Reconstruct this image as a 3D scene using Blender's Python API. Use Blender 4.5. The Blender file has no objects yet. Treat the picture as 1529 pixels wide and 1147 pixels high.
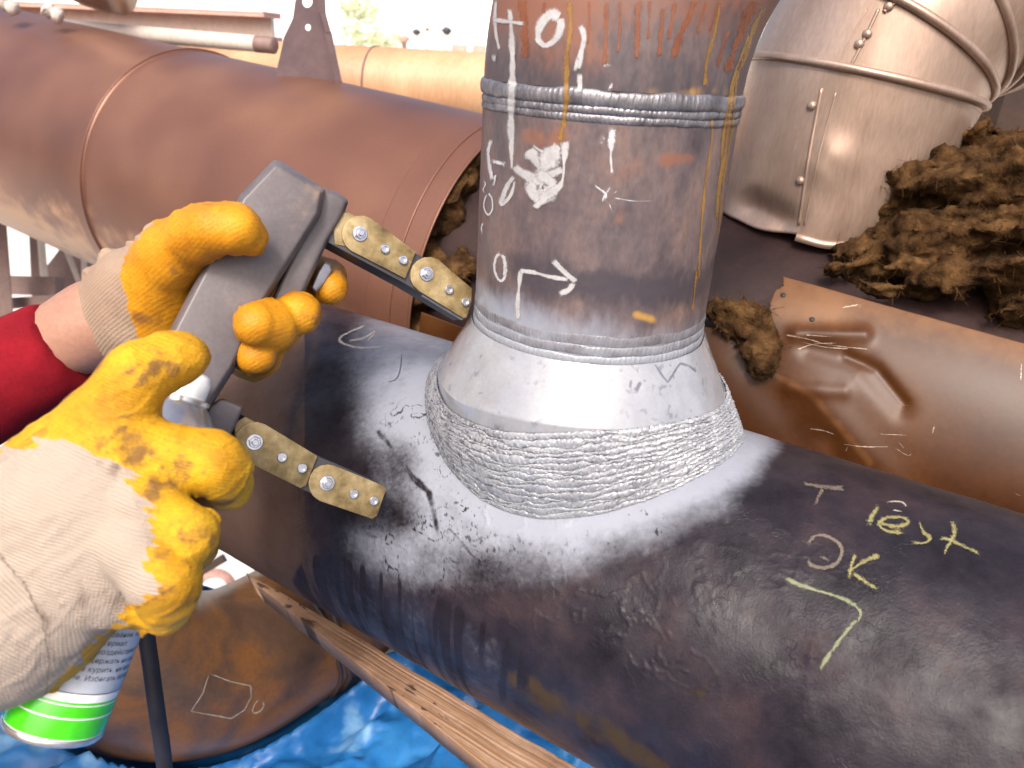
import bpy, bmesh, math
import numpy as np
from mathutils import Vector, Matrix
from mathutils.bvhtree import BVHTree

sc = bpy.context.scene
col = sc.collection
rng = np.random.default_rng(11)

# ------------------------------------------------------------------ camera
W0, H0, FPX = 1529.0, 1147.0, 1105.506          # photograph size, focal length in its pixels
C = np.array([-0.06947285, -0.68960444, 0.50115881])
RT = np.array([0.99802299, 0.02546651, 0.05745923])
UP = np.array([-0.06284987, 0.40439485, 0.91242243])
FW = np.array([0.0, 0.91422987, -0.40519593])
cam = bpy.data.cameras.new('camera')
cam.sensor_width = 36.0
cam.lens = 36.0 * FPX / W0
cam.clip_start = 0.02
cam.clip_end = 900.0
cam.dof.use_dof = True
cam.dof.focus_distance = 0.72
cam.dof.aperture_fstop = 7.0
camo = bpy.data.objects.new('camera', cam)
col.objects.link(camo)
M = Matrix.Identity(4)
for i in range(3):
    M[i][0], M[i][1], M[i][2], M[i][3] = RT[i], UP[i], -FW[i], C[i]
camo.matrix_world = M
sc.camera = camo

# ------------------------------------------------------------------ light
SUN_EL, SUN_AZ = math.radians(48), math.radians(-98)     # azimuth from +X towards +Y
world = bpy.data.worlds.new('World')
sc.world = world
world.use_nodes = True
wn = world.node_tree
sky = wn.nodes.new('ShaderNodeTexSky')
sky.sky_type = 'NISHITA'
sky.sun_disc = False
sky.sun_elevation = SUN_EL
sky.sun_rotation = math.pi / 2 - SUN_AZ
sky.air_density = 0.8
sky.dust_density = 7.0
sky.ozone_density = 0.5
wn.links.new(sky.outputs[0], wn.nodes['Background'].inputs[0])
wn.nodes['Background'].inputs[1].default_value = 0.15
sun = bpy.data.lights.new('sun', 'SUN')
sun.energy = 1.5
sun.angle = math.radians(11)
sun.color = (1.0, 0.965, 0.925)
suno = bpy.data.objects.new('sun', sun)
col.objects.link(suno)
sdir = Vector((math.cos(SUN_EL) * math.cos(SUN_AZ), math.cos(SUN_EL) * math.sin(SUN_AZ), math.sin(SUN_EL)))
suno.rotation_euler = sdir.to_track_quat('Z', 'Y').to_euler()
suno.location = (1, -1, 4)
vs = sc.view_settings
vs.view_transform = 'Standard'
vs.look = 'None'
vs.gamma = 1.0
vs.use_curve_mapping = False
vs.exposure = 0.95
sc.cycles.use_denoising = True
try:
    sc.cycles.denoiser = 'OPENIMAGEDENOISE'
except Exception:
    pass
sc.cycles.max_bounces = 6

# ------------------------------------------------------------------ helpers: geometry
Z = np.array([0.0, 0.0, 1.0])
YAW = -0.5563170817
AX = np.array([math.cos(YAW), math.sin(YAW), 0.0])       # axis of the main pipe
NN = np.cross(Z, AX)
RM, RB = 0.184306, 0.11


def ray(u, v):
    d = FW * FPX + RT * (u - W0 / 2) - UP * (v - H0 / 2)
    return d / FPX                                        # length 1 along the view axis


def P(u, v, d):
    return C + ray(u, v) * d


def proj(V):
    d = V - C
    z = np.maximum(d @ FW, 1e-4)
    return W0 / 2 + FPX * (d @ RT) / z, H0 / 2 - FPX * (d @ UP) / z, z


def unit(a):
    a = np.asarray(a, float)
    return a / np.linalg.norm(a)


def hitplane(u, v, p0, n):
    d = ray(u, v)
    return C + d * (((p0 - C) @ n) / (d @ n))


def _hash(ix, iy, iz, seed):
    h = (ix.astype(np.uint32) * np.uint32(374761393) + iy.astype(np.uint32) * np.uint32(668265263)
         + iz.astype(np.uint32) * np.uint32(2246822519) + np.uint32(seed * 3266489917 & 0xffffffff))
    h ^= h >> np.uint32(13)
    h *= np.uint32(1274126177)
    h ^= h >> np.uint32(16)
    return (h & np.uint32(0xffff)).astype(np.float32) / 65535.0


def vnoise(V, scale, seed=0):
    p = np.asarray(V, np.float32) * np.float32(scale) + np.float32(1000.0)
    i = np.floor(p).astype(np.int64)
    t = p - i
    t = t * t * (3 - 2 * t)
    r = 0
    for dx in (0, 1):
        wx = t[:, 0] if dx else 1 - t[:, 0]
        for dy in (0, 1):
            wy = t[:, 1] if dy else 1 - t[:, 1]
            for dz in (0, 1):
                wz = t[:, 2] if dz else 1 - t[:, 2]
                r = r + wx * wy * wz * _hash(i[:, 0] + dx, i[:, 1] + dy, i[:, 2] + dz, seed)
    return r


def fbm(V, scale, oct=4, seed=0):
    r, a, s = 0, 0.5, 0
    for k in range(oct):
        r = r + a * vnoise(V, scale * 2.03 ** k, seed + k * 17)
        s += a
        a *= 0.5
    return r / s


def sstep(a, b, x):
    t = np.clip((x - a) / (b - a), 0, 1)
    return t * t * (3 - 2 * t)


def link(name, me, mats, parent=None):
    o = bpy.data.objects.new(name, me)
    col.objects.link(o)
    for m in (mats if isinstance(mats, (list, tuple)) else [mats]):
        if m is not None:
            me.materials.append(m)
    if parent is not None:
        o.parent = parent
    return o


def root_loc(o):
    while o.parent is not None:
        o = o.parent
    return np.array(o.location)


def mk(name, V, F, mats, parent=None, smooth=True, attrs=None, fmat=None, flat_angle=None):
    """one mesh object from world-space vertices"""
    V = np.asarray(V, float)
    if parent is not None:
        org = root_loc(parent)
    else:
        org = np.array([V[:, 0].mean(), V[:, 1].mean(), V[:, 2].min()])
    me = bpy.data.meshes.new(name)
    if isinstance(F, np.ndarray):
        k = F.shape[1]
        me.vertices.add(len(V))
        me.vertices.foreach_set('co', (V - org).astype(np.float32).ravel())
        me.loops.add(F.size)
        me.loops.foreach_set('vertex_index', F.astype(np.int32).ravel())
        me.polygons.add(len(F))
        me.polygons.foreach_set('loop_start', np.arange(0, F.size, k, dtype=np.int32))
        me.polygons.foreach_set('loop_total', np.full(len(F), k, np.int32))
        me.update(calc_edges=True)
        me.validate()
    else:
        me.from_pydata([tuple(v) for v in (V - org)], [], F)
    if smooth:
        me.polygons.foreach_set('use_smooth', np.ones(len(me.polygons), bool))
    if flat_angle is not None:
        try:
            me.set_sharp_from_angle(angle=math.radians(flat_angle))
        except Exception:
            pass
    for k, a in (attrs or {}).items():
        at = me.attributes.new(k, 'FLOAT', 'POINT')
        at.data.foreach_set('value', np.asarray(a, np.float32))
    if fmat is not None:
        me.polygons.foreach_set('material_index', np.asarray(fmat, np.int32))
    o = link(name, me, mats, parent)
    if parent is None:
        o.location = org
    return o


def thing(name, label, cat, loc, group=None, kind=None):
    o = bpy.data.objects.new(name, None)
    col.objects.link(o)
    o.location = tuple(loc)
    o.empty_display_size = 0.05
    return tag(o, label, cat, group, kind)


def tag(o, label, cat=None, group=None, kind=None):
    o['label'] = label
    if cat:
        o['category'] = cat
    if group:
        o['group'] = group
    if kind:
        o['kind'] = kind
    return o


def gridF(nu, nv, cu=False, cv=False):
    """quads of a grid with nu x nv vertices, index u*nv+v"""
    a = np.arange(nu if cu else nu - 1)
    b = np.arange(nv if cv else nv - 1)
    A, B = np.meshgrid(a, b, indexing='ij')
    A2, B2 = (A + 1) % nu, (B + 1) % nv
    return np.stack([A * nv + B, A2 * nv + B, A2 * nv + B2, A * nv + B2], -1).reshape(-1, 4)


def frame(ax):
    ax = unit(ax)
    t = Z if abs(ax @ Z) < 0.9 else np.array([1.0, 0, 0])
    e1 = unit(np.cross(t, ax))
    return e1, np.cross(ax, e1), ax


def lathe(prof, p0, ax, n=48, cap=(True, True)):
    """profile [(r, h)] turned about the axis"""
    e1, e2, a = frame(ax)
    prof = np.asarray(prof, float)
    th = np.linspace(0, 2 * np.pi, n, endpoint=False)
    V = (p0 + prof[:, None, 1, None] * a + prof[:, None, 0, None] *
         (np.cos(th)[None, :, None] * e1 + np.sin(th)[None, :, None] * e2)).reshape(-1, 3)
    F = [tuple(q) for q in gridF(len(prof), n, False, True)[:, ::-1]]
    if cap[0]:
        F.append(tuple(range(n))[::-1])
    if cap[1]:
        F.append(tuple((len(prof) - 1) * n + k for k in range(n)))
    return V, F


def spline(pts, n):
    """Catmull-Rom through the points (any dimension)"""
    p = np.asarray(pts, float)
    q = np.vstack([2 * p[0] - p[1], p, 2 * p[-1] - p[-2]])
    out = []
    m = len(p) - 1
    for s in np.linspace(0, m, n):
        i = min(int(s), m - 1)
        t = s - i
        a, b, c, d = q[i], q[i + 1], q[i + 2], q[i + 3]
        out.append(0.5 * ((2 * b) + (-a + c) * t + (2 * a - 5 * b + 4 * c - d) * t * t + (-a + 3 * b - 3 * c + d) * t ** 3))
    return np.array(out)


def sweep(path, rad, n=16, cap=True):
    path = np.asarray(path, float)
    rad = np.broadcast_to(np.asarray(rad, float), (len(path),))
    T = np.gradient(path, axis=0)
    T /= np.linalg.norm(T, axis=1)[:, None]
    e1 = frame(T[0])[0]
    V = []
    th = np.linspace(0, 2 * np.pi, n, endpoint=False)
    for k in range(len(path)):
        e1 = unit(e1 - T[k] * (e1 @ T[k]))
        e2 = np.cross(T[k], e1)
        V.append(path[k] + rad[k] * (np.cos(th)[:, None] * e1 + np.sin(th)[:, None] * e2))
    V = np.vstack(V)
    F = [tuple(q) for q in gridF(len(path), n, False, True)[:, ::-1]]
    if cap:
        F.append(tuple(range(n))[::-1])
        F.append(tuple((len(path) - 1) * n + k for k in range(n)))
    return V, F


def box(c, ax, size, bev=0.0):
    """box with half sizes along the three given axes; returns V, F"""
    bm = bmesh.new()
    bmesh.ops.create_cube(bm, size=2.0)
    for v in bm.verts:
        q = np.array(c, float) + sum(np.array(ax[i]) * v.co[i] * size[i] for i in range(3))
        v.co = q
    if bev > 0:
        bmesh.ops.bevel(bm, geom=bm.edges[:], offset=bev, segments=2, affect='EDGES', profile=0.6)
    return bm_out(bm)


def bm_out(bm):
    bmesh.ops.recalc_face_normals(bm, faces=bm.faces[:])
    bm.verts.ensure_lookup_table()
    bm.verts.index_update()
    V = np.array([v.co[:] for v in bm.verts])
    F = [tuple(v.index for v in f.verts) for f in bm.faces]
    bm.free()
    return V, F


def prism(poly, n, t, bev=0.0, seg=2):
    """polygon (3D points) pushed back by t against its normal n"""
    bm = bmesh.new()
    a = [bm.verts.new(tuple(p)) for p in poly]
    b = [bm.verts.new(tuple(np.asarray(p) - n * t)) for p in poly]
    bm.faces.new(a)
    bm.faces.new(b[::-1])
    m = len(poly)
    for i in range(m):
        bm.faces.new((a[i], b[i], b[(i + 1) % m], a[(i + 1) % m]))
    bmesh.ops.recalc_face_normals(bm, faces=bm.faces[:])
    if bev > 0:
        bmesh.ops.bevel(bm, geom=bm.edges[:], offset=bev, segments=seg, affect='EDGES', profile=0.6)
    return bm_out(bm)


def join(parts):
    V, F, o = [], [], 0
    for v, f in parts:
        V.append(np.asarray(v, float))
        F += [tuple(i + o for i in q) for q in f]
        o += len(v)
    return np.vstack(V), F


# signed-distance modelling for gloves and the person -------------------------
def smin(a, b, k):
    h = np.maximum(k - np.abs(a - b), 0) / k
    return np.minimum(a, b) - h * h * k * 0.25


def cap_d(X, a, b, ra, rb):
    ba = (b - a).astype(np.float32)
    t = np.clip(((X - a.astype(np.float32)) @ ba) / float(ba @ ba), 0, 1)
    q = X - a.astype(np.float32) - t[:, None] * ba
    return np.sqrt((q * q).sum(1)) - (ra + (rb - ra) * t)


def chain_d(X, pts):
    d = None
    for (a, ra), (b, rb) in zip(pts[:-1], pts[1:]):
        e = cap_d(X, np.asarray(a), np.asarray(b), ra, rb)
        d = e if d is None else smin(d, e, 0.010)
    return d


def sdf_mesh(fn, lo, hi, h, basis=None, smooth=2):
    """naive surface nets of fn over a box given in the frame 'basis' (rows)"""
    B = np.eye(3) if basis is None else np.asarray(basis)
    n = np.ceil((np.asarray(hi) - lo) / h).astype(int) + 1
    g = [lo[i] + h * np.arange(n[i]) for i in range(3)]
    X = np.stack(np.meshgrid(*g, indexing='ij'), -1).reshape(-1, 3).astype(np.float32)
    D = np.empty(len(X), np.float32)
    Bf = B.astype(np.float32)
    for s in range(0, len(X), 400000):
        D[s:s + 400000] = fn(X[s:s + 400000] @ Bf)
    D = D.reshape(n)
    m = n - 1
    cnt = np.zeros(m, np.float32)
    acc = np.zeros(tuple(m) + (3,), np.float32)
    cor = [(i, j, k) for i in (0, 1) for j in (0, 1) for k in (0, 1)]
    sl = lambda c: D[c[0]:c[0] + m[0], c[1]:c[1] + m[1], c[2]:c[2] + m[2]]
    for a in cor:
        for ax in range(3):
            if a[ax] == 0:
                b = list(a)
                b[ax] = 1
                da, db = sl(a), sl(b)
                cr = (da < 0) != (db < 0)
                t = np.where(cr, da / np.where(np.abs(da - db) < 1e-12, 1e-12, da - db), 0)
                cnt += cr
                for q in range(3):
                    acc[..., q] += np.where(cr, a[q] + (t if q == ax else 0), 0)
    act = cnt > 0
    idx = -np.ones(m, np.int64)
    idx[act] = np.arange(act.sum())
    ijk = np.stack(np.nonzero(act), -1)
    V = (np.asarray(lo) + h * (ijk + acc[act] / cnt[act][:, None]))
    F = []
    for ax in range(3):
        o1, o2 = (ax + 1) % 3, (ax + 2) % 3
        s0 = [slice(1, m[i]) for i in range(3)]
        s0[ax] = slice(0, m[ax])
        s1 = list(s0)
        s1[ax] = slice(1, m[ax] + 1)
        d0, d1 = D[tuple(s0)] < 0, D[tuple(s1)] < 0
        cr = np.stack(np.nonzero(d0 != d1), -1)
        if not len(cr):
            continue
        flip = d0[tuple(cr.T)]
        base = cr.copy()
        for q in range(3):
            if q != ax:
                base[:, q] += 1
        def cell(a, b):
            c = base.copy()
            c[:, o1] -= a
            c[:, o2] -= b
            return idx[tuple(c.T)]
        q = np.stack([cell(1, 1), cell(0, 1), cell(0, 0), cell(1, 0)], -1)
        q[~flip] = q[~flip][:, ::-1]
        F.append(q)
    F = np.vstack(F)
    for _ in range(smooth):
        V = relax(V, F, 0.5)
    return V @ B, F


def relax(V, F, a):
    n = len(V)
    s = np.zeros_like(V)
    w = np.zeros(n)
    for i in range(4):
        p, q = F[:, i], F[:, (i + 1) % 4]
        for k in range(3):
            s[:, k] += np.bincount(p, V[q, k], n) + np.bincount(q, V[p, k], n)
        w += np.bincount(p, minlength=n) + np.bincount(q, minlength=n)
    return V * (1 - a) + a * s / np.maximum(w, 1)[:, None]


def normals(V, F):
    fn = np.cross(V[F[:, 2]] - V[F[:, 0]], V[F[:, 3]] - V[F[:, 1]])
    out = np.zeros_like(V)
    for i in range(4):
        for k in range(3):
            out[:, k] += np.bincount(F[:, i], fn[:, k], len(V))
    return out / np.maximum(np.linalg.norm(out, axis=1), 1e-12)[:, None]


def pdist(u, v, line):
    """distance in photograph pixels to a polyline, with the sign of its left side"""
    best = np.full(len(u), 1e9)
    sg = np.zeros(len(u))
    L = np.asarray(line, float)
    for a, b in zip(L[:-1], L[1:]):
        e = b - a
        t = np.clip(((u - a[0]) * e[0] + (v - a[1]) * e[1]) / (e @ e), 0, 1)
        dx, dy = u - a[0] - t * e[0], v - a[1] - t * e[1]
        d = np.hypot(dx, dy)
        m = d < best
        best[m] = d[m]
        sg[m] = np.sign(e[0] * (v[m] - a[1]) - e[1] * (u[m] - a[0]))
    return best, sg


# strokes of chalk and paint laid on a surface ---------------------------------
class Surf:
    def __init__(self, V, F):
        self.t = BVHTree.FromPolygons([tuple(v) for v in V], [tuple(int(i) for i in f) for f in F])

    def hit(self, u, v):
        d = ray(u, v)
        h = self.t.ray_cast(Vector(C), Vector(unit(d)), 20)
        if h[0] is None:
            return None
        n = np.array(h[1])
        if n @ d > 0:
            n = -n
        return np.array(h[0]), n


def stroke(surf, pts, w, off=0.0005, step=3.0, taper=True, jit=0.15, smooth=True):
    """ribbon of five columns on the surface following a polyline of photograph points"""
    pts = np.asarray(pts, float)
    L = np.hypot(*np.diff(pts, axis=0).T).sum()
    n = max(int(L / step), 3)
    q = spline(pts, n) if (smooth and len(pts) > 2) else np.stack(
        [np.interp(np.linspace(0, len(pts) - 1, n), np.arange(len(pts)), pts[:, k]) for k in range(2)], -1)
    T = np.gradient(q, axis=0)
    T /= np.maximum(np.hypot(T[:, 0], T[:, 1]), 1e-6)[:, None]
    side = np.stack([-T[:, 1], T[:, 0]], -1)
    V, F, E = [], [], []
    prev = None
    jn = np.convolve(rng.standard_normal(n + 12), np.hanning(13) / np.sqrt((np.hanning(13) ** 2).sum()), 'valid')[:n]
    wv = w * np.clip(1 + jit * 1.3 * jn, .35, 1.9)
    cols = (-1, -0.5, 0, 0.5, 1)
    for i in range(n):
        row = []
        for s in cols:
            p = q[i] + side[i] * s * wv[i] * 0.5
            h = surf.hit(*p)
            if h is None:
                row = None
                break
            row.append(h[0] + h[1] * off)
        if row is None:
            prev = None
            continue
        k = len(V)
        V += row
        e = 0.0 if not taper else max(0, 1 - min(i, n - 1 - i) / 2.5)
        E += [max(abs(s), e) for s in cols]
        if prev is not None:
            F += [(prev + j, prev + j + 1, k + j + 1, k + j) for j in range(4)]
        prev = k
    return (np.array(V) if V else np.zeros((0, 3))), F, np.array(E)


def strokes(name, surf, lines, mat, parent, off=0.0005, jit=0.15, label=None, **kw):
    V, F, E, o = [], [], [], 0
    for k, (w, pts) in enumerate(lines):
        v, f, e = stroke(surf, pts, w, off + 0.00012 * k, jit=jit, **kw)
        if not len(f):
            continue
        V.append(v)
        F += [tuple(i + o for i in q) for q in f]
        E.append(e)
        o += len(v)
    if not V:
        return None
    ob = mk(name, np.vstack(V), F, mat, parent, attrs={'edge': np.concatenate(E)})
    if label:
        ob['label'] = label
    return ob


# ------------------------------------------------------------------ helpers: materials
def sock(nt, a):
    return a


def mat(name, cols, scale=6.0, rough=(0.5, 0.6), metal=0.0, bump=0.15, bscale=80.0, over=(), coat=0.0,
        stretch=(1, 1, 1), detail=6.0, alpha_edge=None, spec=0.5, knit=None, bump_dist=0.002, cracks=None, sheen=0.0, grit=0.7, specvar=None,
        tint=None, distort=0.0):
    """noise-coloured principled material.
    cols: list of (position, colour); over: (attribute, colour, roughness, noise scale, noise amount, metallic)"""
    m = bpy.data.materials.new(name)
    m.use_nodes = True
    nt = m.node_tree
    N, L = nt.nodes, nt.links
    bs = N['Principled BSDF']
    tc = N.new('ShaderNodeTexCoord')
    mp = N.new('ShaderNodeMapping')
    mp.inputs['Scale'].default_value = stretch
    L.new(tc.outputs['Object'], mp.inputs['Vector'])
    vec = mp.outputs[0]

    def noise(s, d=detail, v=vec, r=0.6, dist=0.0):
        n = N.new('ShaderNodeTexNoise')
        n.inputs['Scale'].default_value = s
        n.inputs['Detail'].default_value = d
        n.inputs['Roughness'].default_value = r
        n.inputs['Distortion'].default_value = dist
        L.new(v, n.inputs['Vector'])
        return n.outputs[0]

    def mth(op, a, b=None, c=None, clamp=False):
        n = N.new('ShaderNodeMath')
        n.operation = op
        n.use_clamp = clamp
        for i, x in enumerate((a, b, c)):
            if x is None:
                continue
            if isinstance(x, (int, float)):
                n.inputs[i].default_value = x
            else:
                L.new(x, n.inputs[i])
        return n.outputs[0]

    def mix(f, a, b):
        n = N.new('ShaderNodeMix')
        n.data_type = 'RGBA'
        for i, x in ((0, f), (6, a), (7, b)):
            if isinstance(x, (int, float)):
                n.inputs[i].default_value = x
            elif isinstance(x, tuple):
                n.inputs[i].default_value = (*x, 1)
            else:
                L.new(x, n.inputs[i])
        return n.outputs[2]

    def attr(a):
        n = N.new('ShaderNodeAttribute')
        n.attribute_name = a
        return n.outputs['Fac']

    nz = noise(scale, dist=distort)
    cr = N.new('ShaderNodeValToRGB')
    el = cr.color_ramp.elements
    el[0].position, el[0].color = cols[0][0], (*cols[0][1], 1)
    el[1].position, el[1].color = cols[-1][0], (*cols[-1][1], 1)
    for p, c in cols[1:-1]:
        e = el.new(p)
        e.color = (*c, 1)
    L.new(nz, cr.inputs[0])
    c = cr.outputs[0]
    nf = noise(bscale, 8, r=0.68)
    fine = mth('MULTIPLY_ADD', nf, grit, 1 - grit * .5)
    mm = N.new('ShaderNodeMix')
    mm.data_type = 'RGBA'
    mm.blend_type = 'MULTIPLY'
    mm.inputs[0].default_value = 1.0
    L.new(c, mm.inputs[6])
    L.new(fine, mm.inputs[7])
    c = mm.outputs[2]
    r = mth('MULTIPLY_ADD', nz, rough[1] - rough[0], rough[0])
    me = None
    for ov in over:
        a, cc, rr, ns, na = ov[:5]
        mt = ov[5] if len(ov) > 5 else None
        f = attr(a)
        nn = mth('MULTIPLY_ADD', noise(ns, 5), na * 2, -na)
        f = mth('ADD', f, nn)
        sm = N.new('ShaderNodeMapRange')
        sm.interpolation_type = 'SMOOTHSTEP'
        sm.inputs[1].default_value = 0.2 if na < 0.5 else 0.35
        sm.inputs[2].default_value = 0.8 if na < 0.5 else 0.65
        L.new(f, sm.inputs[0])
        f = sm.outputs[0]
        c = mix(f, c, cc)
        if rr is not None:
            r = mth('MULTIPLY_ADD', f, mth('SUBTRACT', rr, r), r)
        if mt is not None:
            me = mth('MULTIPLY', f, mt) if me is None else mth('MAXIMUM', me, mth('MULTIPLY', f, mt))
    L.new(c, bs.inputs['Base Color'])
    L.new(r, bs.inputs['Roughness'])
    if me is not None:
        L.new(me, bs.inputs['Metallic'])
    else:
        bs.inputs['Metallic'].default_value = metal
    bs.inputs['Specular IOR Level'].default_value = spec
    if specvar:
        sv = mth('MULTIPLY_ADD', noise(specvar[0], 5, r=0.65), specvar[1], specvar[2], clamp=True)
        L.new(sv, bs.inputs['Specular IOR Level'])
    if coat:
        bs.inputs['Coat Weight'].default_value = coat
        bs.inputs['Coat Roughness'].default_value = 0.15
    if sheen:
        bs.inputs['Sheen Weight'].default_value = sheen
    hgt = nf
    if knit:
        per, amt = knit
        s = mth('SINE', mth('MULTIPLY', attr('knit'), 2 * math.pi / per))
        s2 = mth('SINE', mth('MULTIPLY', attr('knit2'), 2 * math.pi / (per * 0.8)))
        s = mth('ADD', s, mth('MULTIPLY', s2, 0.35))
        wv_ = mth('MULTIPLY_ADD', attr('white'), 0.62, 0.38, clamp=True)
        hgt = mth('ADD', mth('MULTIPLY', mth('MULTIPLY', s, wv_), amt), hgt)
    if cracks:
        vo = N.new('ShaderNodeTexVoronoi')
        vo.feature = 'DISTANCE_TO_EDGE'
        vo.inputs['Scale'].default_value = cracks[0]
        dn = N.new('ShaderNodeTexNoise')
        dn.inputs['Scale'].default_value = cracks[0] * 1.7
        dn.inputs['Detail'].default_value = 5
        L.new(vec, dn.inputs['Vector'])
        va = N.new('ShaderNodeVectorMath')
        va.operation = 'MULTIPLY_ADD'
        va.inputs[1].default_value = (0.05,) * 3
        L.new(dn.outputs[1], va.inputs[0])
        L.new(vec, va.inputs[2])
        L.new(va.outputs[0], vo.inputs['Vector'])
        ln = mth('SUBTRACT', 1.0, mth('MULTIPLY', vo.outputs['Distance'], cracks[1]), clamp=True)
        gate = mth('MULTIPLY_ADD', noise(cracks[0] * 0.5, 2), 5.0, -2.6, clamp=True)
        hgt = mth('ADD', hgt, mth('MULTIPLY', mth('MULTIPLY', ln, gate), cracks[2]))
    if bump:
        bp = N.new('ShaderNodeBump')
        bp.inputs['Strength'].default_value = bump
        bp.inputs['Distance'].default_value = bump_dist
        L.new(hgt, bp.inputs['Height'])
        L.new(bp.outputs[0], bs.inputs['Normal'])
    if alpha_edge is not None:
        # ragged, dry-brushed border for chalk and paint strokes
        ns, amt, body = alpha_edge
        f = mth('SUBTRACT', 1.0, attr('edge'))
        nn_ = mth('ADD', mth('MULTIPLY', noise(ns, 3), .55), mth('MULTIPLY', noise(ns * 4.5, 3), .45))
        f = mth('ADD', mth('MULTIPLY', f, 1.5), mth('MULTIPLY_ADD', nn_, amt * 2.2, -amt * 2.2 * 0.60))
        f = mth('MULTIPLY', f, 1.7, clamp=True)
        f = mth('MULTIPLY', f, body)
        L.new(f, bs.inputs['Alpha'])
    return m

# ------------------------------------------------------------------ materials
m_pipe = mat('mill_scale_steel', [(0.3, (0.008, 0.007, 0.010)), (0.5, (0.018, 0.0145, 0.020)), (0.72, (0.038, 0.025, 0.028))],
             scale=16, rough=(0.24, 0.46), bump=0.45, bscale=480, bump_dist=0.0010, specvar=(18, 0.95, -0.28), cracks=(46, 22, 0.8), spec=0.2, over=[
    ('brown', (0.095, 0.054, 0.037), 0.55, 40, 0.25),
    ('gold', (0.042, 0.026, 0.011), 0.55, 90, 0.45),
    ('white', (0.235, 0.25, 0.295), 0.30, 130, 0.14),
    ('ink', (0.012, 0.009, 0.012), 0.46, 220, 0.2)])
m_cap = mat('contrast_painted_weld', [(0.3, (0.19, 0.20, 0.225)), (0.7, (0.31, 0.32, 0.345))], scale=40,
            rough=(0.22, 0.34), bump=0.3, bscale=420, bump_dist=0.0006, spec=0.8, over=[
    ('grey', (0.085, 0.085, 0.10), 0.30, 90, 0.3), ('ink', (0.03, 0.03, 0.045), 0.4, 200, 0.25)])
m_fit = mat('contrast_painted_fitting', [(0.3, (0.21, 0.22, 0.245)), (0.7, (0.275, 0.285, 0.31))], scale=30, grit=0.35,
            rough=(0.10, 0.16), bump=0.10, bscale=300, bump_dist=0.0006, spec=1.0, over=[
    ('ink', (0.09, 0.09, 0.115), 0.3, 160, 0.3)])
m_branch = mat('weathered_branch_steel', [(0.30, (0.050, 0.040, 0.046)), (0.46, (0.092, 0.070, 0.074)), (0.56, (0.118, 0.086, 0.084)), (0.72, (0.165, 0.108, 0.090))],
               scale=30, stretch=(1, 1, .45), grit=1.0, rough=(0.38, 0.55), bump=0.25, bscale=260, bump_dist=0.0008, over=[
    ('rust', (0.18, 0.078, 0.050), 0.6, 130, 0.45),
    ('dark', (0.050, 0.042, 0.050), 0.42, 160, 0.42),
    ('heat', (0.030, 0.032, 0.055), 0.35, 120, 0.4),
    ('gold', (0.36, 0.20, 0.045), 0.5, 120, 0.3),
    ('white', (0.235, 0.25, 0.295), 0.3, 120, 0.2)])
m_seam2 = mat('sprayed_faint_weld', [(0.3, (0.075, 0.066, 0.072)), (0.7, (0.13, 0.115, 0.12))], scale=60, rough=(0.32, 0.45),
              bump=0.3, bscale=500, bump_dist=0.0005, over=[('white', (0.235, 0.25, 0.285), 0.3, 120, 0.2)])
m_bead = mat('silver_weld_bead', [(0.3, (0.10, 0.095, 0.105)), (0.7, (0.27, 0.26, 0.28))], scale=60, rough=(0.28, 0.45), metal=0.55,
             bump=0.3, bscale=500, bump_dist=0.0005, over=[('white', (0.235, 0.25, 0.295), 0.3, 120, 0.2)])
m_paint = mat('white_paint_marker', [(0.3, (0.32, 0.315, 0.32)), (0.7, (0.44, 0.43, 0.43))], scale=60, rough=(0.5, 0.6), bump=0.2,
              bscale=400, bump_dist=0.0005, alpha_edge=(170, .9, 0.93))
m_thin = mat('thin_scratched_paint', [(0.3, (0.42, 0.42, 0.44)), (0.7, (0.58, 0.58, 0.6))], scale=60, rough=(0.4, 0.5), bump=0.2,
             bscale=400, bump_dist=0.0004, alpha_edge=(420, 1.5, 0.85))
m_scr = mat('bare_scratch', [(0.3, (0.40, 0.30, 0.22)), (0.7, (0.6, 0.5, 0.42))], scale=60, rough=(0.35, 0.45), metal=0.3, bump=0.0, alpha_edge=(260, 1.8, 0.6))
m_drip = mat('ochre_paint_drip', [(0.3, (0.20, 0.10, 0.022)), (0.7, (0.33, 0.185, 0.045))], scale=50, rough=(0.4, 0.5), bump=0.2,
             bscale=300, bump_dist=0.0005, alpha_edge=(90, 1.7, 0.78))
m_rdrip = mat('red_oxide_run', [(0.3, (0.17, 0.050, 0.020)), (0.7, (0.25, 0.085, 0.035))], scale=50, rough=(0.5, 0.6), bump=0.1,
              bscale=300, bump_dist=0.0005, alpha_edge=(60, 1.9, 0.75))
m_chalk = mat('yellow_chalk', [(0.3, (0.24, 0.215, 0.08)), (0.7, (0.34, 0.31, 0.135))], scale=60, rough=(0.8, 0.9), bump=0.1,
              bscale=400, bump_dist=0.0004, alpha_edge=(330, 2.1, 0.6))
m_chalkg = mat('faint_green_chalk', [(0.3, (0.24, 0.27, 0.15)), (0.7, (0.36, 0.38, 0.22))], scale=60, rough=(0.8, 0.9), bump=0.1,
               bscale=400, bump_dist=0.0004, alpha_edge=(330, 2.1, 0.5))
m_faint = mat('nearly_worn_chalk', [(0.3, (0.17, 0.13, 0.10)), (0.7, (0.28, 0.23, 0.18))], scale=60, rough=(0.8, 0.9), bump=0.1,
              bscale=400, bump_dist=0.0004, alpha_edge=(330, 1.7, 0.45))
m_chalkw = mat('faint_white_chalk', [(0.3, (0.45, 0.40, 0.34)), (0.7, (0.6, 0.55, 0.48))], scale=60, rough=(0.8, 0.9), bump=0.1,
               bscale=400, bump_dist=0.0004, alpha_edge=(330, 1.6, 0.5))
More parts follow.
